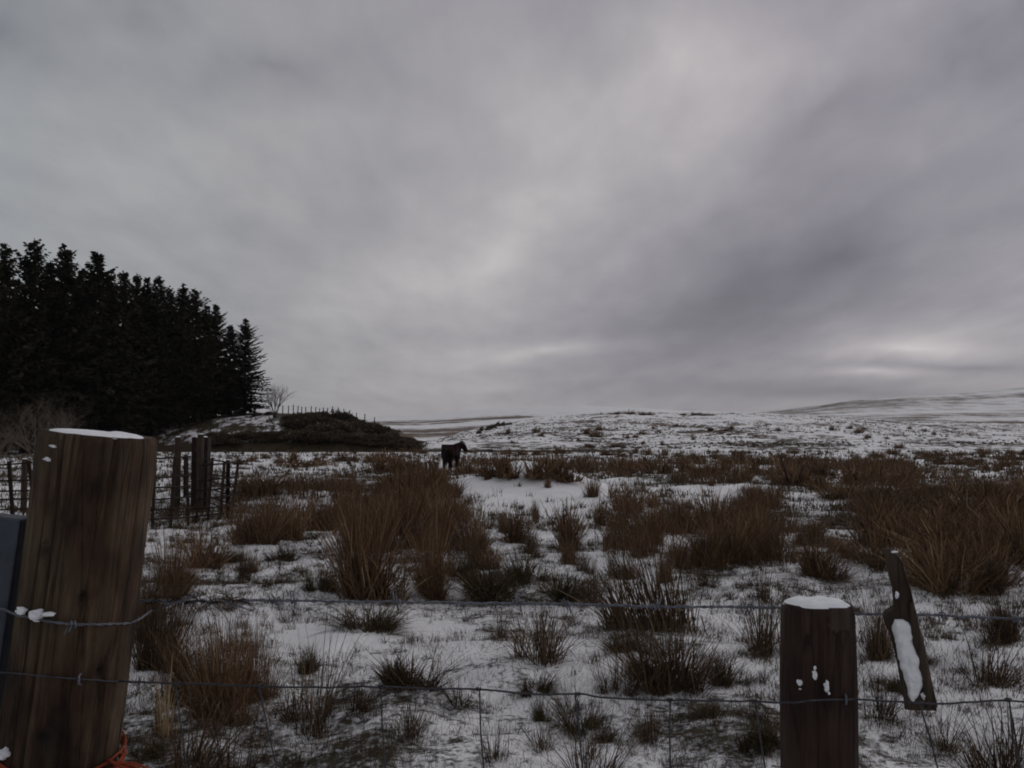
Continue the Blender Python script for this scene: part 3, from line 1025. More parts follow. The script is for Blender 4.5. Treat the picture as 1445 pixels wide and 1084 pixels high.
def bare_tree(name, label, cat, p, H, stems, mat, spread=.6, depth=4, n=3, rad=.06, group=None):
    t = thing(name, label, cat, p, 0, group)
    tr, cr = MB(), MB()
    for i in range(stems):
        a = 2 * PI * i / stems + rnd(-.4, .4)
        d = Vector((math.cos(a) * spread * rnd(.3, 1), math.sin(a) * spread * rnd(.3, 1), 1)).normalized()
        e = d * H * .28
        tr.tube([Vector((math.cos(a) * rad, math.sin(a) * rad, -.25)), d * H * .12, e], [rad, rad * .8, rad * .62], 6)
        for j in range(3):
            d2 = (d + Vector((random.gauss(0, .35), random.gauss(0, .35), .1))).normalized()
            branchy(cr, e, d2, H * .26, rad * .5, depth - 1, spread, .12, n)
    tr.build('trunk', mat, t); cr.build('crown', mat, t)
    return t


pb = at(388, 596)
xb = (388 - CU) / F * 84
bare_tree('bare_tree', 'small leafless fan shaped tree on the bank at the end of the plantation', 'tree', (xb, 84, hz(xb, 84)), 3.9, 8, M['twig'], .8, 4, 3, .055)
ps = P(60, 640, 40); zs = hz(ps.x, 40)
bare_tree('bare_shrub', 'wide grey leafless willow bush in front of the plantation behind the thick post', 'shrub', (ps.x, 40, zs), 3.9, 9, M['twigd'], .95, 5, 3, .045)
ps = P(-20, 640, 36); zs = hz(ps.x, 36)
bare_tree('bare_shrub', 'leafless bush at the picture edge beside the wide willow bush', 'shrub', (ps.x, 36, zs), 2.6, 7, M['twigd'], .95, 4, 3, .04)


# ------------------------------------------------------------------ gorse on the bank
def gorse_mesh():
    mb = MB()
    lumps = [(Vector((rnd(-.55, .55), rnd(-.5, .5), rnd(.15, .42))), rnd(.3, .55)) for _ in range(7)]
    for c, r in lumps:
        for _ in range(230):
            n = Vector((random.gauss(0, 1), random.gauss(0, 1), abs(random.gauss(.25, .8)))).normalized()
            p = c + n * r * rnd(.55, 1.05)
            d = (n + Vector((random.gauss(0, .45), random.gauss(0, .45), .5))).normalized()
            ln = rnd(.07, .2); w = d.orthogonal().normalized() * rnd(.018, .04)
            w = Quaternion(d, rnd(0, PI)) @ w
            mb.add([p - w, p + w, p + d * ln + w * .4, p + d * ln - w * .4], [(0, 1, 2, 3)], min(1, max(0, random.gauss(.42, .24))))
    return mb.mesh('gorse_bush', M['gorse'])


GORSE = [gorse_mesh() for _ in range(4)]
GL = 'dark gorse bush in the mass covering the end of the bank'
GL2 = 'dark gorse bush in the low row below the snowy part of the bank'
GL3 = 'small dark bush along the crest of the bank below the plantation'


def gorse(u, d, w, h, label):
    x = (u - CU) / F * d
    o = link('gorse_bush', random.choice(GORSE))
    o.location = (x, d, hz(x, d) - .1); o.rotation_euler = (0, 0, rnd(0, 2 * PI))
    o.scale = (w * .8, w * .8, h)
    tag(o, label, 'bush', 'gorse bushes on the bank')


for i in range(74):
    u = rnd(404, 578)
    d = rnd(76.2, 90)
    if d > 84 and u < 440:
        d = rnd(77, 83)
    hh = np.interp(u, [400, 480, 560, 590], [.95, .95, .85, .5]) * (.6 if d > 84 else 1)
    gorse(u, d, rnd(1.0, 2.2), hh * rnd(.6, 1.5), GL)
for i in range(34):
    u = rnd(398, 576); gorse(u, rnd(75.8, 77.5), rnd(.8, 1.6), rnd(.4, .9), GL)
for i in range(24):
    u = rnd(285, 400); gorse(u, rnd(75.6, 77.4), rnd(1.0, 1.7), np.interp(u, [285, 330, 360, 400], [.95, .95, .6, .7]) * rnd(.7, 1.1), GL2)
for i in range(14):
    u = rnd(200, 380); gorse(u, rnd(85, 89), rnd(.5, 1.0), rnd(.25, .5), GL3)
for i, u in enumerate([675, 681, 687, 693, 698, 704, 710, 717]):
    gorse(u + rnd(-1.5, 1.5), 146 + 5 * i, rnd(.6, 1.0), rnd(.7, 1.3), 'small dark bush in the row on the shoulder of the snowy rise')


# ------------------------------------------------------------------ post and wire fence on the bank crest
def bank_fence():
    us = [399, 407, 414, 420, 426, 432, 439, 445, 451, 457, 462, 470, 478, 486, 493, 503, 515, 528]
    d = 90.0
    x0 = (us[0] - CU) / F * d
    t = thing('bank_fence', 'row of thin wooden fence stakes along the skyline of the gorse bank', 'fence', (x0, d, hz(x0, d)))
    tops = []
    for i, u in enumerate(us):
        x = (u - CU) / F * d; z = hz(x, d)
        h = rnd(.75, 1.1)
        lx = rnd(-.06, .06)
        mb = MB()
        mb.tube([(x - x0, 0, z - t.location.z - .3), (x - x0 + lx, 0, z - t.location.z + h)], [.06, .05], 6, smooth=False)
        mb.build('stake', M['oldpost'], t)
        tops.append(Vector((x - x0 + lx, 0, z - t.location.z + h)))
    for k in (.12, .42):
        w = MB(); w.tube([p - Vector((0, .055, k)) for p in tops], .006, 4, cap=False); w.build('wire', M['wire'], t)


bank_fence()

# ------------------------------------------------------------------ pony
def skinned(name, verts, edges, radii, mat, parent, levels=2):
    me = bpy.data.meshes.new(name); me.from_pydata(verts, edges, [])
    tmp = bpy.data.objects.new(name + '_cage', me); COL.objects.link(tmp)
    tmp.modifiers.new('skin', 'SKIN')
    s = tmp.modifiers.new('sub', 'SUBSURF'); s.levels = s.render_levels = levels
    bm = bmesh.new(); bm.from_mesh(me)
    lay = bm.verts.layers.skin.verify()
    bm.verts.ensure_lookup_table()
    for i, v in enumerate(bm.verts):
        r = radii[i]
        v[lay].radius = r if isinstance(r, tuple) else (r, r)
        v[lay].use_root = (i == 0)
    bm.to_mesh(me); bm.free()
    dg = bpy.context.evaluated_depsgraph_get(); dg.update()
    out = bpy.data.meshes.new_from_object(tmp.evaluated_get(dg))
    out.name = name
    bpy.data.objects.remove(tmp)
    out.materials.clear(); out.materials.append(mat)
    out.polygons.foreach_set('use_smooth', [True] * len(out.polygons))
    return link(name, out, parent)


def pony():
    p = P(636, 664, 43.0)
    z = hz(p.x, 43.0)
    t = thing('pony', 'dark bay pony standing among the rushes and looking away across the field', 'pony', (p.x, 43.0, z), math.radians(90 - 12))
    t.scale = (1, 1.12, .97)
    V = []; E = []; Rr = []

    def v(x, y, zz, r, frm=None):
        V.append((x, y, zz)); Rr.append(r)
        if frm is not None:
            E.append((frm, len(V) - 1))
        return len(V) - 1
    mid = v(0, 0, .92, (.34, .34))
    loin = v(-.27, 0, .97, (.33, .32), mid)
    hip = v(-.50, 0, 1.0, (.33, .28), loin)
    v(-.66, 0, .98, (.17, .17), hip)
    ch = v(.28, 0, .93, (.26, .29), mid)
    sh = v(.50, 0, .98, (.22, .26), ch)
    n1 = v(.60, -.09, 1.10, (.24, .28), sh)
    n2 = v(.67, -.21, 1.21, (.20, .23), n1)
    pol = v(.72, -.33, 1.27, (.15, .165), n2)
    hd = v(.77, -.41, 1.16, (.125, .14), pol)
    hd2 = v(.80, -.46, 1.02, (.10, .11), hd)
    v(.82, -.48, .93, (.08, .08), hd2)
    for s in (-1, 1):
        f = v(.47, s * .16, .80, .14, sh)
        f = v(.45, s * .17, .62, .10, f); k = v(.47, s * .165, .37, .068, f)
        q = v(.46, s * .165, .14, .055, k); q = v(.48, s * .165, .06, .062, q); v(.50, s * .155, .0, .055, q)
        sx = .06 * s
        a = v(-.50, s * .16, .84, .165, hip); a = v(-.42 + sx, s * .17, .66, .115, a); b = v(-.60 + sx, s * .16, .44, .078, a)
        c = v(-.57 + sx, s * .16, .16, .058, b); c = v(-.54 + sx, s * .16, .06, .05, c); v(-.52 + sx, s * .16, .0, .058, c)
    body = skinned('body', V, E, Rr, M['coat'], t)
    # ears belong to the body mesh
    bm = bmesh.new(); bm.from_mesh(body.data)
    for s in (-1, 1):
        base = Vector((.71 + s * .06, -.31 + s * .04, 1.40)); tip = base + Vector((.03, s * .02, .13))
        ring = [bm.verts.new(base + Vector((math.cos(a) * .026, math.sin(a) * .03, -.02))) for a in [2 * PI * i / 6 for i in range(6)]]
        ringm = [bm.verts.new(base + Vector((.015, s * .01, .05)) + Vector((math.cos(a) * .028, math.sin(a) * .032, 0))) for a in [2 * PI * i / 6 for i in range(6)]]
        tp = bm.verts.new(tip)
        for i in range(6):
            j = (i + 1) % 6
            bm.faces.new((ring[i], ring[j], ringm[j], ringm[i])); bm.faces.new((ringm[i], ringm[j], tp))
    bm.to_mesh(body.data); bm.free()
    tl = MB()
    for i in range(70):
        o = Vector((rnd(-.04, .04), rnd(-.05, .05), 0))
        L = rnd(.6, .85)
        pts = [Vector((-.74, 0, 1.12)) + o * .3, Vector((-.86, 0, 1.04)) + o * .8, Vector((-.90, 0, .8)) + o * 1.3, Vector((-.89, 0, 1.1 - L)) + o * 1.8]
        tl.ribbon(pts, [.03, .05, .05, .015], Vector((rnd(-1, 1), rnd(-1, 1), 0)).normalized())
    tl.build('tail', M['hair'], t)
    mn = MB()
    line = [Vector((.50, -.02, 1.24)), Vector((.58, -.10, 1.33)), Vector((.66, -.22, 1.41)), Vector((.72, -.33, 1.46)), Vector((.79, -.40, 1.42))]
    for i in range(110):
        q = random.random() * 3.999; k = int(q); b = line[k].lerp(line[k + 1], q - k)
        s = 1 if random.random() < .6 else -1
        L = rnd(.14, .28)
        mn.ribbon([b, b + Vector((rnd(-.02, .02), s * .07, -.04)), b + Vector((rnd(-.05, .02), s * .13, -L))], [.03, .04, .012], Vector((1, 0, rnd(-.3, .3))).normalized())
    mn.build('mane', M['hair'], t)


pony()


# ------------------------------------------------------------------ iron hurdles and the posts behind them
def hurdle(label, base0, base1, uprights, h, rails, lean=0.0, name='iron_hurdle'):
    a, b = Vector(base0), Vector(base1)
    t = thing(name, label, 'hurdle', a, 0, 'iron hurdles of the sheep pen')
    ax = (b - a); n = Vector((-ax.y, ax.x, 0)).normalized(); axd = ax.normalized()
    tops = []
    for k, q in enumerate(uprights):
        p = ax * q; p.z = hz(a.x + p.x, a.y + p.y) - a.z
        ln = lean + rnd(-.06, .06)
        tp = p + axd * ln * h + Vector((0, 0, h + rnd(-.03, .05)))
        mb = MB()
        # angle iron: two thin flanges
        w = .052
        dz = (tp - p) / 2
        mb.box((p + tp) / 2 - Vector((0, 0, .03)), axd * w * .5, n * .005, dz + Vector((0, 0, .03)))
        mb.box((p + tp) / 2 - Vector((0, 0, .03)) + axd * (w * .5 - .004) + n * (w * .5 + .005), axd * .004, n * w * .5, dz + Vector((0, 0, .03)))
        mb.build('upright', M['rust'], t)
        tops.append((p, tp))
    p0, t0 = tops[0]; p1, t1 = tops[-1]
    for r in rails:
        s = p0.lerp(t0, r) - axd * .08; e = p1.lerp(t1, r + rnd(-.015, .015)) + axd * .05
        m_ = s.lerp(e, .5) + Vector((0, 0, rnd(-.03, .01)))
        mb = MB(); mb.tube([s - n * .012, m_ - n * .012, e - n * .012], .0145, 5)
        mb.build('rail', M['rust'], t)
    return t


RL = [.12, .25, .40, .55, .70, .96]
hA, hB, hC = at(188, 748), at(268, 742), at(326, 733)
hD = at(262, 702); hE = at(52, 741); hF = at(-70, 745)
hurdle('rusty iron hurdle standing beside the thick post, nearer of the two joined ones', hA, hB, [0, .32, .64, .97], 1.12, RL, 0.0)
hurdle('rusty iron hurdle with leaning uprights at the open corner of the pen', hB, hC, [.12, .42, .72, .97], 1.0, RL, .10)
hurdle('rusty iron hurdle closing the pen behind, seen through the front ones', hC, hD, [0.03, .5, 1.0], .95, RL, 0.0)
hurdle('rusty iron hurdle between the picture edge and the thick post', hF, hE, [0, .33, .72, 1.0], 1.05, RL, -.12)


def field_post(u, v_top, d, w, dep, label, mat, square=False, lean=0.0):
    x = (u - CU) / F * d; z = hz(x, d)
    top = P(u, v_top, d).z
    t = thing('field_post', label, 'post', (x, d, z), 0)
    h = top - z
    mb = MB()
    if square:
        mb.box((lean * h / 2, 0, h / 2 - .15), (w / 2, 0, 0), (0, dep / 2, 0), (lean * h / 2, 0, h / 2 + .15))
    else:
        mb.tube([(0, 0, -.3), (lean * h * .5, 0, h * .5), (lean * h, 0, h - .015), (lean * h, 0, h)], [w / 2, w * .49, w * .47, w * .42], 12)
    mb.build('shaft', mat, t)
    c = MB(); c.tube([(lean * h, 0, h - .005), (lean * h, 0, h + .02)], [w * .42, w * .3], 10)
    c.build('snow_cap', M['snow'], t)


field_post(252, 617, 18.0, .135, .13, 'slim brown wooden post behind the hurdle, nearer the thick post', M['oldpost'])
field_post(284, 613, 17.6, .13, .13, 'pale brown wooden post in front of the dark square one behind the hurdle', M['oldpost'])
field_post(285, 617, 18.3, .33, .2, 'broad dark square gatepost behind the hurdle', M['sleeper'], True)
field_post(37, 648, 17.0, .12, .12, 'thin wooden post behind the hurdle at the picture edge', M['oldpost'])


# ------------------------------------------------------------------ the roadside fence, close up
FD = 1.45                        # its distance
PX = FD / F                      # metres per photo pixel there
FEN = thing('wire_fence', 'roadside fence of round wooden posts with barbed wire above wire netting', 'fence', (0, FD, 0))
FO = Vector((0, FD, 0))


def fenced(mb, name, mat, parent=FEN, label=None):
    o = mb.build(name, mat, parent)
    if parent is FEN:
        o.data.transform(Matrix.Translation(-FO))
    if label:
        o['label'] = label
    return o


POST_M = {}


def on_post(post, u, v, rad, out=0.0):
    """local point on the camera side of a round post at photo pixel u, v"""
    mw = POST_M[post.name]
    inv = mw.inverted()
    o, d = inv @ EYE, inv.to_3x3() @ ray(u, v)
    a = d.x ** 2 + d.y ** 2; b = o.x * d.x + o.y * d.y; c = o.x ** 2 + o.y ** 2 - (rad + out) ** 2
    disc = b * b - a * c
    t = (-b - math.sqrt(max(disc, 0))) / a
    return o + d * t




def round_post(name, top, foot, rad, seed, mat, label, rough=.004, knots=()):
    """a grid of rings with grooves, knots and a rough sawn top; object origin on its axis"""
    top, foot = Vector(top), Vector(foot)
    ax = (top - foot); H = ax.length
    ns, nr = 260, 130
    q_ = ax.to_track_quat('Z', 'Y')
    POST_M[name] = Matrix.Translation(foot) @ q_.to_matrix().to_4x4()

    class _N:
        pass
    me_ = _N(); me_.name = name
    kn = []
    for (ku, kv, kr) in knots:
        p = on_post(me_, ku, kv, rad)
        kn.append((math.atan2(p.y, p.x), p.z, kr))
    dark = []
    rows = []
    for i in range(nr + 1):
        t = i / nr
        a = np.linspace(0, 2 * PI, ns, endpoint=False)
        zz = t * H
        groove = fbm(a * 9 / PI * 3.0, np.full(ns, zz * 2.2), 3, seed) * .5 + np.where(vnoise(a * 7, np.full(ns, zz * 1.2), seed + 5) > .36, -1.6, 0)
        lump = fbm(a / PI * 2, np.full(ns, zz * 5), 2, seed + 9)
        r = rad * (1 + .02 * lump * 2) + rough * groove * .5
        kd = np.zeros(ns)
        for (ka, kz, kr) in kn:
            dd = np.hypot((np.angle(np.exp(1j * (a - ka)))) * rad, zz - kz)
            r = r + .004 * np.exp(-(dd / kr) ** 2) - .012 * np.exp(-(dd / (kr * .5)) ** 2)
            kd = np.maximum(kd, np.exp(-(dd / (kr * .8)) ** 2))
        crk = vnoise(a * 4.2, np.full(ns, zz * .9), seed + 31); msk = np.clip(fbm(a * 1.3, np.full(ns, zz * 1.6), 2, seed + 41) * 3, 0, 1)
        crack = np.exp(-(crk / .03) ** 2) * msk
        r = r - rough * .9 * crack
        dark.append(np.maximum(kd, crack * .8))
        if i == nr:
            r = r - .0035
        if i == nr - 1:
            r = r - .0008
        rows.append(np.stack([np.cos(a) * r, np.sin(a) * r, np.full(ns, zz)], -1))
    # rough cut top
    for rr in (.8, .55, .3, .1):
        a = np.linspace(0, 2 * PI, ns, endpoint=False)
        rows.append(np.stack([np.cos(a) * rad * rr, np.sin(a) * rad * rr, np.full(ns, H) + .0015 * vnoise(np.cos(a) * 6 * rr, np.sin(a) * 6 * rr, seed)], -1))
    V = np.concatenate(rows)
    mb = MB()
    n = len(rows)
    tones = np.concatenate([.5 + .5 * np.concatenate(dark), np.full(len(V) - ns * len(dark), .5)])
    mb.add(V.tolist(), [(i * ns + k, i * ns + (k + 1) % ns, (i + 1) * ns + (k + 1) % ns, (i + 1) * ns + k) for i in range(n - 1) for k in range(ns)] + [tuple(range((n - 1) * ns, n * ns))], .5, True)
    mb.t = tones.tolist()
    o = mb.build(name, mat, FEN)
    q = ax.to_track_quat('Z', 'Y')
    o.rotation_mode = 'QUATERNION'; o.rotation_quaternion = q; o.location = foot - FO
    POST_M[o.name] = Matrix.Translation(foot) @ q.to_matrix().to_4x4()
    o['label'] = label
    return o, H


def snow_cap(parent, H, rad, thick, name='snow_cap', ecc=(1, 1), off=(0, 0), seed=3):
    ns, nr = 72, 12
    vs = []; fs = []
    for i in range(nr + 1):
        q = i / nr
        for k in range(ns):
            a = 2 * PI * k / ns
            wob = 1 + .05 * float(vnoise(np.array([math.cos(a) * 2.2]), np.array([math.sin(a) * 2.2]), seed)[0] * 2)
            r = rad * (1 - q) * wob
            x, y = math.cos(a) * r * ecc[0] + off[0], math.sin(a) * r * ecc[1] + off[1]
            lump = float(fbm(np.array([x * 45]), np.array([y * 45]), 3, seed)[0])
            hgt = thick * (1 - (1 - q) ** 5) * (1 + .4 * lump)
            vs.append((x, y, H - .002 + hgt))
    for i in range(nr):
        for k in range(ns):
            fs.append((i * ns + k, i * ns + (k + 1) % ns, (i + 1) * ns + (k + 1) % ns, (i + 1) * ns + k))
    mb = MB(); mb.add(vs, fs, .5, True)
    return mb.build(name, M['snow'], parent)


def snow_blob(parent, c, rx, ry, rz, name='snow_patch', seed=1, mw=None):
    """a rough lump of clinging snow, given in world coordinates"""
    bm = bmesh.new()
    for piece in range(4):
        new = bmesh.ops.create_icosphere(bm, subdivisions=3, radius=1)['verts']
        k = 1.0 if piece == 0 else rnd(.15, .38)
        w = 0 if piece == 0 else 1
        ox, oy, oz = w * random.gauss(0, .55) * rx, w * rnd(-.3, .3) * ry, w * random.gauss(-.1, .55) * rz
        for v in new:
            d = v.co.copy()
            f = 1 + .7 * float(fbm(np.array([d.x * 1.9 + d.y * .7 + seed + piece]), np.array([d.z * 1.9 - d.y * .7]), 4, seed)[0])
            v.co = Vector((d.x * rx * .72 * k, d.y * ry * (.4 + .6 * k), d.z * rz * .72 * k)) * f + Vector((ox, oy, oz))
    me = bpy.data.meshes.new(name); bm.to_mesh(me); bm.free()
    me.polygons.foreach_set('use_smooth', [True] * len(me.polygons)); me.materials.append(M['snow'])
    o = link(name, me, parent)
    o.location = c
    return o


S_TOP = P(141, 612, FD); S_FOOT = P(141 - 58 * 2.75, 612 + 452 * 2.75, FD)
S_RAD = 77 * PX
strainer, SH = round_post('strainer_post', S_TOP, S_FOOT, S_RAD, 3, M['post'], 'thick leaning round strainer post with a thin snow cap', .005,
                          knots=((116, 842, .009), (60, 1040, .02), (62, 780, .014), (140, 945, .012)))
snow_cap(strainer, SH, S_RAD * .86, .0065, off=(-.011, 0))
R_TOP = P(1153, 851, FD); R_FOOT = P(1166, 851 + 1050, FD)
R_RAD = 50.5 * PX
stake, RH = round_post('fence_post', R_TOP, R_FOOT, R_RAD, 17, M['post2'], 'dark wet round stake with a cap of snow on its flat top', .003, knots=((1184, 1003, .006), (1140, 905, .010)))
snow_cap(stake, RH, R_RAD * .90, .008, seed=8)


for (u, v, a, c, sd) in [(77, 630, 5, 3, 1), (69, 648, 4, 3, 2), (8, 1062, 20, 10, 4)]:
    q = on_post(strainer, u, v, S_RAD)
    snow_blob(strainer, q, a * PX, .008, c * PX, 'snow_patch', sd)
for (u, v, a, c, sd) in [(1128, 963, 9, 5, 5), (1150, 951, 5, 8, 6), (1166, 969, 9, 11, 7)]:
    q = on_post(stake, u, v, R_RAD)
    snow_blob(stake, q, a * PX, .0035, c * PX, 'snow_patch', sd)
# the peeled flake at its top edge, with paler wood showing
pv = []
for i in range(13):
    for k in range(13):
        uu, vv = 1169 + 30 * k / 12 + (2 * math.sin(i * 1.3) if k == 0 else 0), 858 + 34 * i / 12 + (3 * math.sin(k * 1.7) if i == 12 else 0)
        pv.append(on_post(stake, uu, vv, R_RAD, .0042 - .0026 * (min(i, k, 12 - k, 12 - i) == 0)))
pb_ = MB(); pb_.add(pv, [(i * 13 + k, (i + 1) * 13 + k, (i + 1) * 13 + k + 1, i * 13 + k + 1) for i in range(12) for k in range(12)], .5, True)
pf = pb_.build('peeled_patch', M['oldpost'], stake); pf['label'] = 'paler peeled patch of wood under the snow cap'


def smooth_line(pts, step=.01, wob=.0006):
    """Catmull-Rom through points"""
    pts = [Vector(p) for p in pts]
    out = []
    n = len(pts)
    for i in range(n - 1):
        p0, p1, p2, p3 = pts[max(i - 1, 0)], pts[i], pts[i + 1], pts[min(i + 2, n - 1)]
        m = max(2, int((p2 - p1).length / step))
        for k in range(m):
            t = k / m
            q = .5 * ((2 * p1) + (p2 - p0) * t + (2 * p0 - 5 * p1 + 4 * p2 - p3) * t * t + (3 * p1 - p0 - 3 * p2 + p3) * t ** 3)
            out.append(q + Vector((0, random.gauss(0, wob), random.gauss(0, wob))))
    out.append(pts[-1])
    return out


def twisted(mb, line, r, pitch=.035, sep=.0014):
    """two strands wound round each other"""
    L = 0; ph = []
    for i, p in enumerate(line):
        if i:
            L += (p - line[i - 1]).length
        ph.append(L / pitch * 2 * PI)
    for s in (0, PI):
        pts = []
        for i, p in enumerate(line):
            t = (line[min(i + 1, len(line) - 1)] - line[max(i - 1, 0)]).normalized()
            a = t.orthogonal().normalized() if abs(t.z) > .95 else t.cross(Vector((0, 0, 1))).normalized()
            c = t.cross(a)
            pts.append(p + (a * math.cos(ph[i] + s) + c * math.sin(ph[i] + s)) * sep)
        mb.tube(pts, r, 6)


def barb(mb, p, t, r=.0014):
    t = t.normalized()
    a = t.cross(Vector((0, 0, 1))).normalized(); c = t.cross(a)
    ph = rnd(0, 2 * PI)
    coil = [p + t * (.011 * (k / 24 - .5)) + (a * math.cos(ph + k * .55) + c * math.sin(ph + k * .55)) * .0048 for k in range(25)]
    for e, s in ((coil[0], -1), (coil[-1], 1)):
        pass
    d0 = (a * math.cos(ph - .9) + c * math.sin(ph - .9)); d1 = (a * math.cos(ph + 13.7) + c * math.sin(ph + 13.7))
    mb.tube([coil[0] + d0 * .013 - t * .003] + coil + [coil[-1] + d1 * .013 + t * .003], r, 5)
    d2 = (a * math.cos(ph + 2.2) + c * math.sin(ph + 2.2))
    mb.tube([p + d2 * .014 + t * .004, p - d2 * .001, p - d2 * .014 - t * .004], r, 5)


BY = FD + S_RAD + .004           # the barbed wire runs along the far side of the posts
wl = [P(u, v, BY) for u, v in [(120, 852), (200, 848), (300, 849), (380, 847), (470, 849), (560, 850), (740, 852), (830, 854), (920, 856), (1100, 858), (1210, 866), (1310, 868), (1380, 871), (1445, 874), (1560, 878)]]
# beyond the stake the wire passes close behind it
line = smooth_line(wl)
bw = MB(); twisted(bw, line, .0016, .03, .0017)
barbed = fenced(bw, 'barbed_wire', M['wire'], label='twisted barbed wire stretched between the posts')
barbs = [388, 412, 560, 735, 800, 930, 1060, 1325, 1432]
for u in barbs:
    i = min(range(len(line)), key=lambda k: abs(line[k].x - P(u, 850, BY).x))
    bb = MB(); barb(bb, line[i] - FO, line[min(i + 1, len(line) - 1)] - line[max(i - 1, 0)])
    bb.build('barb', M['wire'], barbed)
# the tied off end wound back round the wire beside the strainer
tw = MB()
i0 = [k for k, p in enumerate(line) if P(205, 848, BY).x < p.x < P(345, 848, BY).x]
coil = []
for j, k in enumerate(i0):
    coil.append(line[k] + Vector((0, math.cos(j * 1.5) * .004, math.sin(j * 1.5) * .004)))
tw.tube(coil, .0013, 5)
tw.tube([P(318, 850, BY - .01), P(330, 855, BY - .012), P(345, 858, BY - .015)], .0013, 5)
tw.tube([P(215, 862, BY - .004), P(240, 853, BY - .012), P(262, 845, BY - .01), P(275, 838, BY - .012)], .0013, 5)
fenced(tw, 'wire_end', M['wire'])


def wrap(post, rad, pts_uv, out, r, mb, twist=False):
    """wire lying on the front of a round post"""
    mw = POST_M[post.name]
    pts = [mw @ on_post(post, u, v, rad, out) for u, v in pts_uv]
    ln = smooth_line(pts, .006, .0002)
    if twist:
        twisted(mb, ln, r, .03, .0013)
    else:
        mb.tube(ln, r, 6)
    return ln


fw = MB()
fl = wrap(strainer, S_RAD, [(23, 868), (45, 872), (75, 878), (110, 881), (150, 881), (183, 880)], .004, .0012, fw, True)
barb(fw, fl[len(fl) // 2], fl[len(fl) // 2 + 1] - fl[len(fl) // 2])
fw.tube([fl[-1], fl[-1] + Vector((.006, .03, .002)), fl[-1] + Vector((.002, .08, .004))], .0018, 6)
fw.tube([fl[0], fl[0] + Vector((-.03, .02, .004)), fl[0] + Vector((-.09, .05, .006))], .0018, 6)
fenced(fw, 'wrapped_wire', M['wire'], label='strand of barbed wire wound round the front of the thick post')
# snow lying on that strand
for (u, v, a, c, sd) in [(52, 867, 16, 8, 11), (30, 862, 6, 7, 12), (70, 866, 12, 3, 13)]:
    q = on_post(strainer, u, v, S_RAD, .006)
    snow_blob(strainer, q, a * PX, .008, c * PX, 'snow_lump', sd)

# netting: line wires and stays
NY = FD - R_RAD - .003
nt_ = MB()
lw = wrap(strainer, S_RAD, [(0, 949), (30, 951), (60, 954), (110, 958), (150, 961), (168, 962)], .003, .0014, nt_)
run = [lw[-1]] + [P(u, v, y) for u, v, y in [(200, 963, FD - .04), (300, 966, NY + .02), (430, 970, NY + .01), (540, 969, NY), (612, 972, NY), (675, 973, NY), (760, 980, NY), (815, 979, NY), (860, 985, NY), (945, 988, NY), (1065, 990, NY),
                                               (1110, 992, NY + .002), (1155, 988, NY - .002), (1205, 987, NY + .004), (1300, 992, NY - .003), (1340, 993, NY), (1420, 988, NY), (1450, 991, NY), (1560, 995, NY)]]
top_line = smooth_line(run, .012, .0004)
nt_.tube(top_line, .0017, 6)
fenced(nt_, 'line_wire', M['netwire'])
for dv in (.17, .34, .52, .70):
    ln = MB(); ln.tube([p + Vector((0, 0, -dv + rnd(-.004, .004))) for p in top_line[::6]], .0012, 5); fenced(ln, 'line_wire', M['wire'])
for (u, v0, u1) in [(250, 965, 262), (369, 968, 388), (537, 969, 545), (675, 973, 684), (815, 980, 820), (945, 988, 948), (1064, 990, 1081), (1300, 993, 1321), (1423, 988, 1441)]:
    a = P(u, v0, NY - .001); e = P(u1, 1084, NY); d = (e - a)
    pts = []
    for k in range(14):
        q = k / 13
        pts.append(a + d * (q * 7.2) + Vector((rnd(-.0012, .0012) + .003 * math.sin(q * 19 + u), 0, 0)))
        if pts[-1].z < .12:
            break
    st = MB(); st.tube(pts, .0014, 5)
    # the knot where it is wound on the line wire
    st.tube([a + Vector((-.004 + .008 * k / 10, math.cos(k * 1.5) * .0028, math.sin(k * 1.5) * .0028)) for k in range(11)], .0012, 5)
    fenced(st, 'stay_wire', M['netwire'])
# staples
sp = MB()
mw = POST_M[strainer.name]
c = mw @ on_post(strainer, 114, 958, S_RAD, .001)
sp.tube([c + Vector((0, 0, .008)), c + Vector((0, -.006, .006)), c + Vector((0, -.006, -.006)), c + Vector((0, 0, -.009))], .0018, 5)
fenced(sp, 'staple', M['wire'])
mw = POST_M[stake.name]
c = mw @ on_post(stake, 1192, 986, R_RAD, .001)
sp2 = MB(); sp2.tube([c + Vector((0, 0, .007)), c + Vector((0, -.006, .005)), c + Vector((0, -.006, -.006)), c + Vector((0, 0, -.008))], .0018, 5)
fenced(sp2, 'staple', M['wire'])


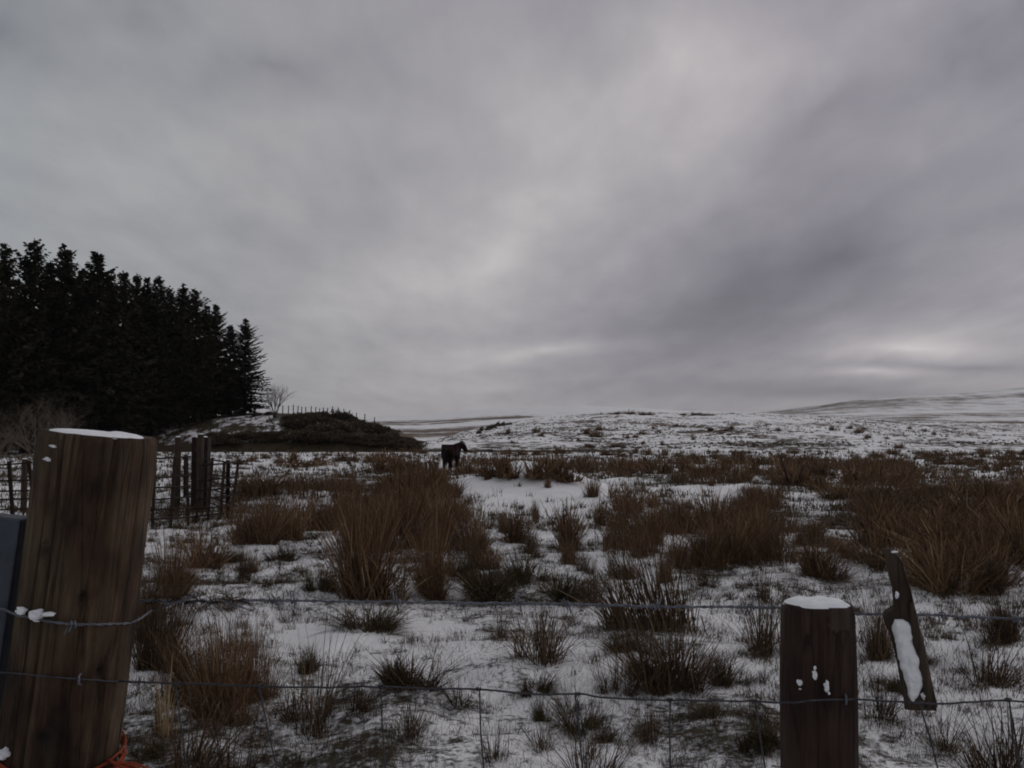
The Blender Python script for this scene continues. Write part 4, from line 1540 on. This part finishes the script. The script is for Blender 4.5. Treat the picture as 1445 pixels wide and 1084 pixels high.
# ------------------------------------------------------------------ the broken stake hanging in the wires
def plank():
    Y = FD + .025
    base = P(1299, 1001, Y)
    t = thing('hanging_plank', 'broken split stake hanging tilted in the wires with snow stuck on its face', 'plank', base)
    # rows: left u, right u, v, half depth
    prof = [(1248, 1255, 775, .006), (1247, 1264, 780, .010), (1250, 1272, 790, .013), (1255, 1278, 813, .015), (1260, 1284, 829, .016), (1262, 1288, 850, .019), (1262, 1289, 857, .021),
            (1250, 1291, 863, .024), (1248, 1293, 870, .027), (1252, 1296, 885, .028), (1257, 1299, 898, .029), (1264, 1304, 920, .029), (1270, 1309, 944, .030), (1274, 1314, 968, .030), (1278, 1319, 990, .030), (1279, 1318, 1001, .029)]
    # resample
    rows = []
    for i in range(len(prof) - 1):
        for k in range(4):
            q = k / 4
            rows.append(tuple(lerp(prof[i][j], prof[i + 1][j], q) for j in range(4)))
    rows.append(prof[-1])
    n = 26
    vs = []
    for ri, (ul, ur, v, dp) in enumerate(rows):
        a = P(ul, v, Y) - base; b = P(ur, v, Y) - base
        c = (a + b) / 2; hw = (b - a).length / 2
        tilt = (b.z - a.z)
        for k in range(n):
            th = 2 * PI * k / n
            cx, sy = math.cos(th), math.sin(th)
            # half log: flat split face to the camera, round back
            y = sy * dp if sy > 0 else -min(.006 + .010 * (cx > .62), -sy * dp)
            jit = 1 + .06 * float(vnoise(np.array([cx * 3 + ri * .15]), np.array([sy * 3 + 9]), 77)[0] * 2)
            vs.append(c + Vector((cx * hw * jit, y * jit, .003 * float(vnoise(np.array([th * 2.0]), np.array([ri * .2]), 5)[0]) if 0 < ri < len(rows) - 1 else .006 * float(vnoise(np.array([cx * 3.0]), np.array([sy * 3]), 6)[0]))))
    R_ = len(rows)
    fs = [(i * n + k, (i + 1) * n + k, (i + 1) * n + (k + 1) % n, i * n + (k + 1) % n) for i in range(R_ - 1) for k in range(n)]
    fs += [tuple(range(n)), tuple(range((R_ - 1) * n, R_ * n))[::-1]]
    mb = MB(); mb.add(vs, fs, .5, False)
    o = mb.build('timber', M['plank'], t)
    bm = bmesh.new(); bm.from_mesh(o.data); bmesh.ops.recalc_face_normals(bm, faces=bm.faces); bm.to_mesh(o.data); bm.free()
    # raised bark edge
    eb = MB()
    eb.tube([P(u, v, Y - .010) - base for u, v in [(1286, 850), (1290, 880), (1295, 905), (1302, 935), (1308, 965), (1314, 999)]], [.004, .007, .008, .008, .008, .008], 9)
    eb.build('bark_edge', M['plank'], t)
    # snow on the face
    sn = []; fs = []
    rowsn = [(1262, 1275, 874), (1258, 1289, 884), (1262, 1289, 898), (1263, 1288, 905), (1264, 1292, 912), (1268, 1300, 930), (1270, 1299, 940), (1274, 1302, 952), (1277, 1304, 962), (1280, 1300, 972), (1283, 1296, 982), (1286, 1291, 990)]
    fine = []
    for i in range(len(rowsn) - 1):
        for k in range(5):
            q = k / 5; fine.append(tuple(lerp(rowsn[i][j], rowsn[i + 1][j], q) for j in range(3)))
    fine.append(rowsn[-1])
    m = 16
    for i, (ul, ur, v) in enumerate(fine):
        w = (ur - ul)
        e0 = 3.2 * float(vnoise(np.array([i * .45]), np.array([.3]), 81)[0]); e1 = 3.2 * float(vnoise(np.array([i * .45]), np.array([7.3]), 82)[0])
        for k in range(m):
            q = k / (m - 1)
            u = ul + e0 + (w - e0 + e1) * q
            edge = min(1, 4 * min(q, 1 - q)) * min(1, i / 4, (len(fine) - 1 - i) / 4)
            th = .009 * edge ** .5 * (1 + .5 * float(fbm(np.array([u * .09]), np.array([v * .09]), 3, 83)[0]))
            sn.append(P(u, v, Y - .0065 - th) - base)
    for i in range(len(fine) - 1):
        for k in range(m - 1):
            fs.append((i * m + k, i * m + k + 1, (i + 1) * m + k + 1, (i + 1) * m + k))
    mb = MB(); mb.add(sn, fs, .5, True)
    mb.build('snow_patch', M['snow'], t)
    for (u, v, a, c, sd) in [(1289, 884, 4, 6, 21), (1304, 982, 6, 6, 22), (1266, 840, 3, 6, 23), (1262, 779, 5, 2, 24)]:
        snow_blob(t, P(u, v, Y - (.008 if v > 850 else .014)) - base, a * PX, .004, c * PX, 'snow_lump', sd)


plank()

# ------------------------------------------------------------------ steel gate hung beside the strainer, its end just in view
def gate():
    Y = FD + .01
    top = P(14, 728, Y); foot = P(-95, 1480, Y)
    t = thing('metal_gate', 'galvanised steel gate end post leaning beside the thick wooden post', 'gate', foot)
    ax = (top - foot); n = ax.normalized(); side = Vector((1, 0, 0)) - n * n.x; side.normalize(); dep = n.cross(side)
    w = .030
    mb = MB()
    bm = bmesh.new()
    mb.box(ax / 2, side * w, dep * .022, ax / 2)
    o = mb.build('stile', M['galv'], t)
    bv = o.modifiers.new('edge', 'BEVEL'); bv.width = .004; bv.segments = 2
    fl = MB(); fl.box(ax / 2 + side * (w - .010) - dep * -.024 * 1.0, side * .004, dep * .003, ax / 2 * .995); fl.build('weld_seam', M['galv'], t)
    for k in (.12, .3, .48, .66, .84):
        r = MB(); p = ax * k - side * w * .9
        r.tube([p, p + Vector((-1.4, -.1, 0))], .017, 10); r.build('rail', M['galv'], t)


gate()

# ------------------------------------------------------------------ orange baler twine round the strainer
def twine():
    mw = POST_M[strainer.name]
    inv = mw.inverted()
    zc = (inv @ (mw @ on_post(strainer, 80, 1078, S_RAD))).z
    org = mw @ Vector((0, 0, zc))
    mb = MB()
    for loop in range(11):
        tilt = rnd(.0, .016); off = -.040 + loop * .0036 + rnd(-.003, .003); ph = rnd(-.5, .5)
        pts = []
        for k in range(65):
            a = 2 * PI * k / 64
            r = S_RAD + .0065 + .0012 * (loop % 3) + .001 * math.sin(a * 3 + loop)
            p = mw @ Vector((math.cos(a) * r, math.sin(a) * r, zc + off + tilt * math.cos(a + ph - .3) + .002 * math.sin(5 * a + loop)))
            pts.append(p - org)
        mb.tube(pts, .0019, 5, cap=False)
    o = mb.build('baler_twine', M['twine'])
    o.location = org
    fr = MB()
    for k in range(12):
        p = mw @ on_post(strainer, 150 + k, 1072 + k * .6, S_RAD, .006) - org
        fr.tube([p, p + Vector((.02, -.012, .006 * rnd(-1, 1))), p + Vector((.045, -.006, -.01 + .012 * rnd(-1, 1))), p + Vector((.06 + .02 * random.random(), 0, -.035 + .02 * rnd(-1, 1)))], [.0019, .0016, .0014, .0009], 4)
    fr.build('frayed_end', M['twine'], o)
    tag(o, 'frayed orange twine wound round the bottom of the thick leaning post', 'twine')


twine()

# dead grass caught on the barbed wire beside the strainer
cg = MB()
for i in range(46):
    u = rnd(205, 345); b = P(u, 849 + rnd(-3, 5), BY - .004)
    d = Vector((rnd(-1, 1), rnd(-.3, .2), rnd(-.5, .45))).normalized(); L = rnd(.015, .05)
    cg.ribbon([b, b + d * L * .5 + Vector((0, 0, .004)), b + d * L], [.0022, .002, .0006], Vector((rnd(-.2, .2), rnd(-.3, .3), 1)).normalized(), rnd(0, .6))
o = cg.build('caught_grass', M['rushd'])
rebase(o, P(270, 849, BY))
tag(o, 'wisp of dead grass caught on the barbed wire by the thick post', 'grass')


# ------------------------------------------------------------------ sky
def build_world():
    w = bpy.data.worlds.new('World'); scene.world = w; w.use_nodes = True
    nt = w.node_tree; nt.nodes.clear()
    L = nt.links.new
    out = nt.nodes.new('ShaderNodeOutputWorld'); bg = nt.nodes.new('ShaderNodeBackground')
    bg.inputs['Strength'].default_value = .1
    L(bg.outputs[0], out.inputs[0])
    sky = nt.nodes.new('ShaderNodeTexSky'); sky.sky_type = 'NISHITA'; sky.sun_disc = False
    sky.sun_elevation = math.radians(SUN_EL); sky.sun_rotation = math.radians(SUN_AZ)
    tc = nt.nodes.new('ShaderNodeTexCoord'); sp = nt.nodes.new('ShaderNodeSeparateXYZ')
    L(tc.outputs['Generated'], sp.inputs[0])
    y = math_n(nt, 'MAXIMUM', sp.outputs[1], .12)
    gu = math_n(nt, 'DIVIDE', sp.outputs[0], y); gv = math_n(nt, 'DIVIDE', sp.outputs[2], y)
    gu = math_n(nt, 'MAXIMUM', math_n(nt, 'MINIMUM', gu, 3.0), -3.0)
    gv = math_n(nt, 'MINIMUM', gv, 3.0)
    cb = nt.nodes.new('ShaderNodeCombineXYZ'); L(gu, cb.inputs[0]); L(gv, cb.inputs[1])
    # cloud-layer coordinates: the sheet overhead seen in perspective
    zz = math_n(nt, 'ADD', math_n(nt, 'MAXIMUM', sp.outputs[2], 0.0), .10)
    cx = math_n(nt, 'DIVIDE', sp.outputs[0], zz); cy = math_n(nt, 'DIVIDE', sp.outputs[1], zz)
    cl = nt.nodes.new('ShaderNodeCombineXYZ'); L(cx, cl.inputs[0]); L(cy, cl.inputs[1])
    rot = nt.nodes.new('ShaderNodeMapping'); rot.inputs['Rotation'].default_value = (0, 0, math.radians(-28)); rot.inputs['Scale'].default_value = (1.0, .55, 1)
    L(cl.outputs[0], rot.inputs[0])
    nA = noise(nt, 1.1, 6, .55, rot.outputs[0]); nB = noise(nt, 4.5, 8, .62, rot.outputs[0]); rot2 = nt.nodes.new('ShaderNodeMapping'); rot2.inputs['Rotation'].default_value = (0, 0, math.radians(-50)); rot2.inputs['Scale'].default_value = (1.0, .22, 1); L(cl.outputs[0], rot2.inputs[0]); nD = noise(nt, 5.0, 7, .6, rot2.outputs[0]); nC = noise(nt, .45, 4, .5, cl.outputs[0])
    # warp so that the banks of cloud have soft uneven edges
    wn = nt.nodes.new('ShaderNodeTexNoise'); wn.inputs['Scale'].default_value = 4.5; wn.inputs['Detail'].default_value = 4
    L(cb.outputs[0], wn.inputs['Vector'])
    sub = nt.nodes.new('ShaderNodeVectorMath'); sub.operation = 'SUBTRACT'; L(wn.outputs['Color'], sub.inputs[0]); sub.inputs[1].default_value = (.5, .5, .5)
    mul = nt.nodes.new('ShaderNodeVectorMath'); mul.operation = 'MULTIPLY'; L(sub.outputs[0], mul.inputs[0]); wsc = nt.nodes.new('ShaderNodeCombineXYZ'); L(math_n(nt, 'MULTIPLY', math_n(nt, 'MAXIMUM', gv, 0.0), 1.3), wsc.inputs[0]); L(math_n(nt, 'MULTIPLY', math_n(nt, 'MAXIMUM', gv, 0.0), .55), wsc.inputs[1]); L(wsc.outputs[0], mul.inputs[1])
    wadd = nt.nodes.new('ShaderNodeVectorMath'); wadd.operation = 'ADD'; L(cb.outputs[0], wadd.inputs[0]); L(mul.outputs[0], wadd.inputs[1])
    total = None
    for (u, v, su, sv, ang, amp) in CLOUDS:
        mp = nt.nodes.new('ShaderNodeMapping'); mp.vector_type = 'TEXTURE'
        mp.inputs['Location'].default_value = ((u - CU) / F, (600 - v) / F, 0)
        mp.inputs['Rotation'].default_value = (0, 0, math.radians(ang))
        mp.inputs['Scale'].default_value = (su / F, sv / F, 1)
        L(wadd.outputs[0], mp.inputs[0])
        gr = nt.nodes.new('ShaderNodeTexGradient'); gr.gradient_type = 'QUADRATIC_SPHERE'
        L(mp.outputs[0], gr.inputs[0])
        t = math_n(nt, 'MULTIPLY', gr.outputs['Fac'], amp)
        total = t if total is None else math_n(nt, 'ADD', total, t)
    front = nt.nodes.new('ShaderNodeMapRange'); front.interpolation_type = 'SMOOTHSTEP'
    front.inputs['From Min'].default_value = -.2; front.inputs['From Max'].default_value = .7
    front.inputs['To Min'].default_value = BACK_SKY; front.inputs['To Max'].default_value = BASE_SKY
    L(sp.outputs[1], front.inputs['Value'])
    v = math_n(nt, 'ADD', front.outputs[0], total)
    det = math_n(nt, 'ADD', math_n(nt, 'ADD', math_n(nt, 'MULTIPLY', math_n(nt, 'SUBTRACT', nA, .5), .36), math_n(nt, 'ADD', math_n(nt, 'MULTIPLY', math_n(nt, 'SUBTRACT', nB, .5), .30), math_n(nt, 'MULTIPLY', math_n(nt, 'SUBTRACT', nD, .5), .22))), math_n(nt, 'MULTIPLY', math_n(nt, 'SUBTRACT', nC, .5), .2))
    v = math_n(nt, 'MULTIPLY', v, math_n(nt, 'ADD', det, 1.0))
    v = math_n(nt, 'MULTIPLY', math_n(nt, 'MAXIMUM', v, .03), 10.0)
    tint = ramp(nt, math_n(nt, 'ADD', math_n(nt, 'MULTIPLY', gu, .8), .5, True), [(0, (.90, .955, .965)), (.35, (.955, .95, .97)), (.75, (.97, .93, .98)), (1, (.945, .925, .985))])
    # thin bright cloud is a little warmer, thick cloud bluer
    warm = ramp(nt, math_n(nt, 'MULTIPLY', v, .25), [(.35, (.96, .96, 1.06)), (.9, (1.03, 1.0, .98))])
    cloud = mix(nt, 1.0, mix(nt, 1.0, tint, warm, 'MULTIPLY'), v, 'MULTIPLY')
    c = mix(nt, .015, cloud, sky.outputs[0])
    L(c, bg.inputs['Color'])
    w.cycles.sampling_method = 'MANUAL'; w.cycles.sample_map_resolution = 512


SUN_EL, SUN_AZ = 17.0, 58.0      # degrees; azimuth clockwise from straight ahead
BASE_SKY, BACK_SKY = .255, .27
CLOUDS = [
    # photo u, v, half width, half height, tilt, brightness
    (760, 290, 560, 210, 35, .10), (930, 60, 380, 200, 25, .08), (690, 365, 360, 70, 24, .06), (560, 400, 300, 60, 8, .03),
    (1160, 360, 760, 230, 30, -.12), (1000, 440, 520, 110, 12, -.05), (1420, 100, 300, 190, 30, -.05), (1180, 130, 380, 110, 35, -.04),
    (1290, 492, 210, 26, 3, .20), (1235, 527, 130, 13, 2, .13), (1360, 515, 240, 14, 2, -.07), (1200, 556, 520, 34, -2, -.09), (1330, 470, 240, 50, 4, .06),
    (770, 492, 260, 30, 5, .12), (660, 545, 380, 30, 2, .05), (640, 520, 300, 50, 2, .03), (370, 85, 280, 120, 8, -.06), (170, 250, 460, 260, 10, .03),
    (1350, 210, 300, 160, 30, .05), (560, 190, 320, 110, 30, .02), (720, 575, 420, 40, 0, .04), (30, 20, 300, 200, 0, -.08), (1430, 20, 260, 200, 0, -.05),  # last two are no clouds: lens falloff in the upper corners, painted into the sky
]
build_world()

sun = bpy.data.lights.new('sun', 'SUN'); sun.energy = .5; sun.angle = math.radians(25); sun.color = (1.0, .95, .88)
so = link('sun', sun)
az, el = math.radians(SUN_AZ), math.radians(SUN_EL)
to_sun = Vector((math.sin(az) * math.cos(el), math.cos(az) * math.cos(el), math.sin(el)))
so.rotation_euler = to_sun.to_track_quat('Z', 'Y').to_euler()
so.location = to_sun * 60

# ------------------------------------------------------------------ air
def haze():
    mb = MB(); top, bot = GROUND_Z[1] + 8, GROUND_Z[0] - 1
    mb.box((0, 0, (top + bot) / 2), (3250, 0, 0), (0, 3250, 0), (0, 0, (top - bot) / 2))
    m = bpy.data.materials.new('haze'); m.use_nodes = True
    nt = m.node_tree; nt.nodes.clear()
    o = nt.nodes.new('ShaderNodeOutputMaterial'); v = nt.nodes.new('ShaderNodeVolumePrincipled')
    v.inputs['Color'].default_value = (.93, .93, .96, 1); v.inputs['Density'].default_value = .0001; v.inputs['Anisotropy'].default_value = .2
    nt.links.new(v.outputs[0], o.inputs['Volume'])
    tag(mb.build('haze', m), kind='stuff')


haze()

# ------------------------------------------------------------------ camera and output
cam = bpy.data.cameras.new('camera'); cam.sensor_width = 36; cam.lens = 36 * F / 1445
cam.clip_start = .05; cam.clip_end = 20000
co = link('camera', cam); co.location = EYE; co.rotation_euler = (PI / 2 + PITCH, 0, 0)
scene.camera = co
scene.render.engine = 'CYCLES'
scene.view_settings.view_transform = 'Standard'; scene.view_settings.look = 'None'
scene.view_settings.exposure = .46; scene.view_settings.gamma = 1
scene.cycles.filter_width = 1.9
scene.cycles.max_bounces = 6; scene.cycles.diffuse_bounces = 3
scene.cycles.use_denoising = True
print('rush clumps', N_RUSH)
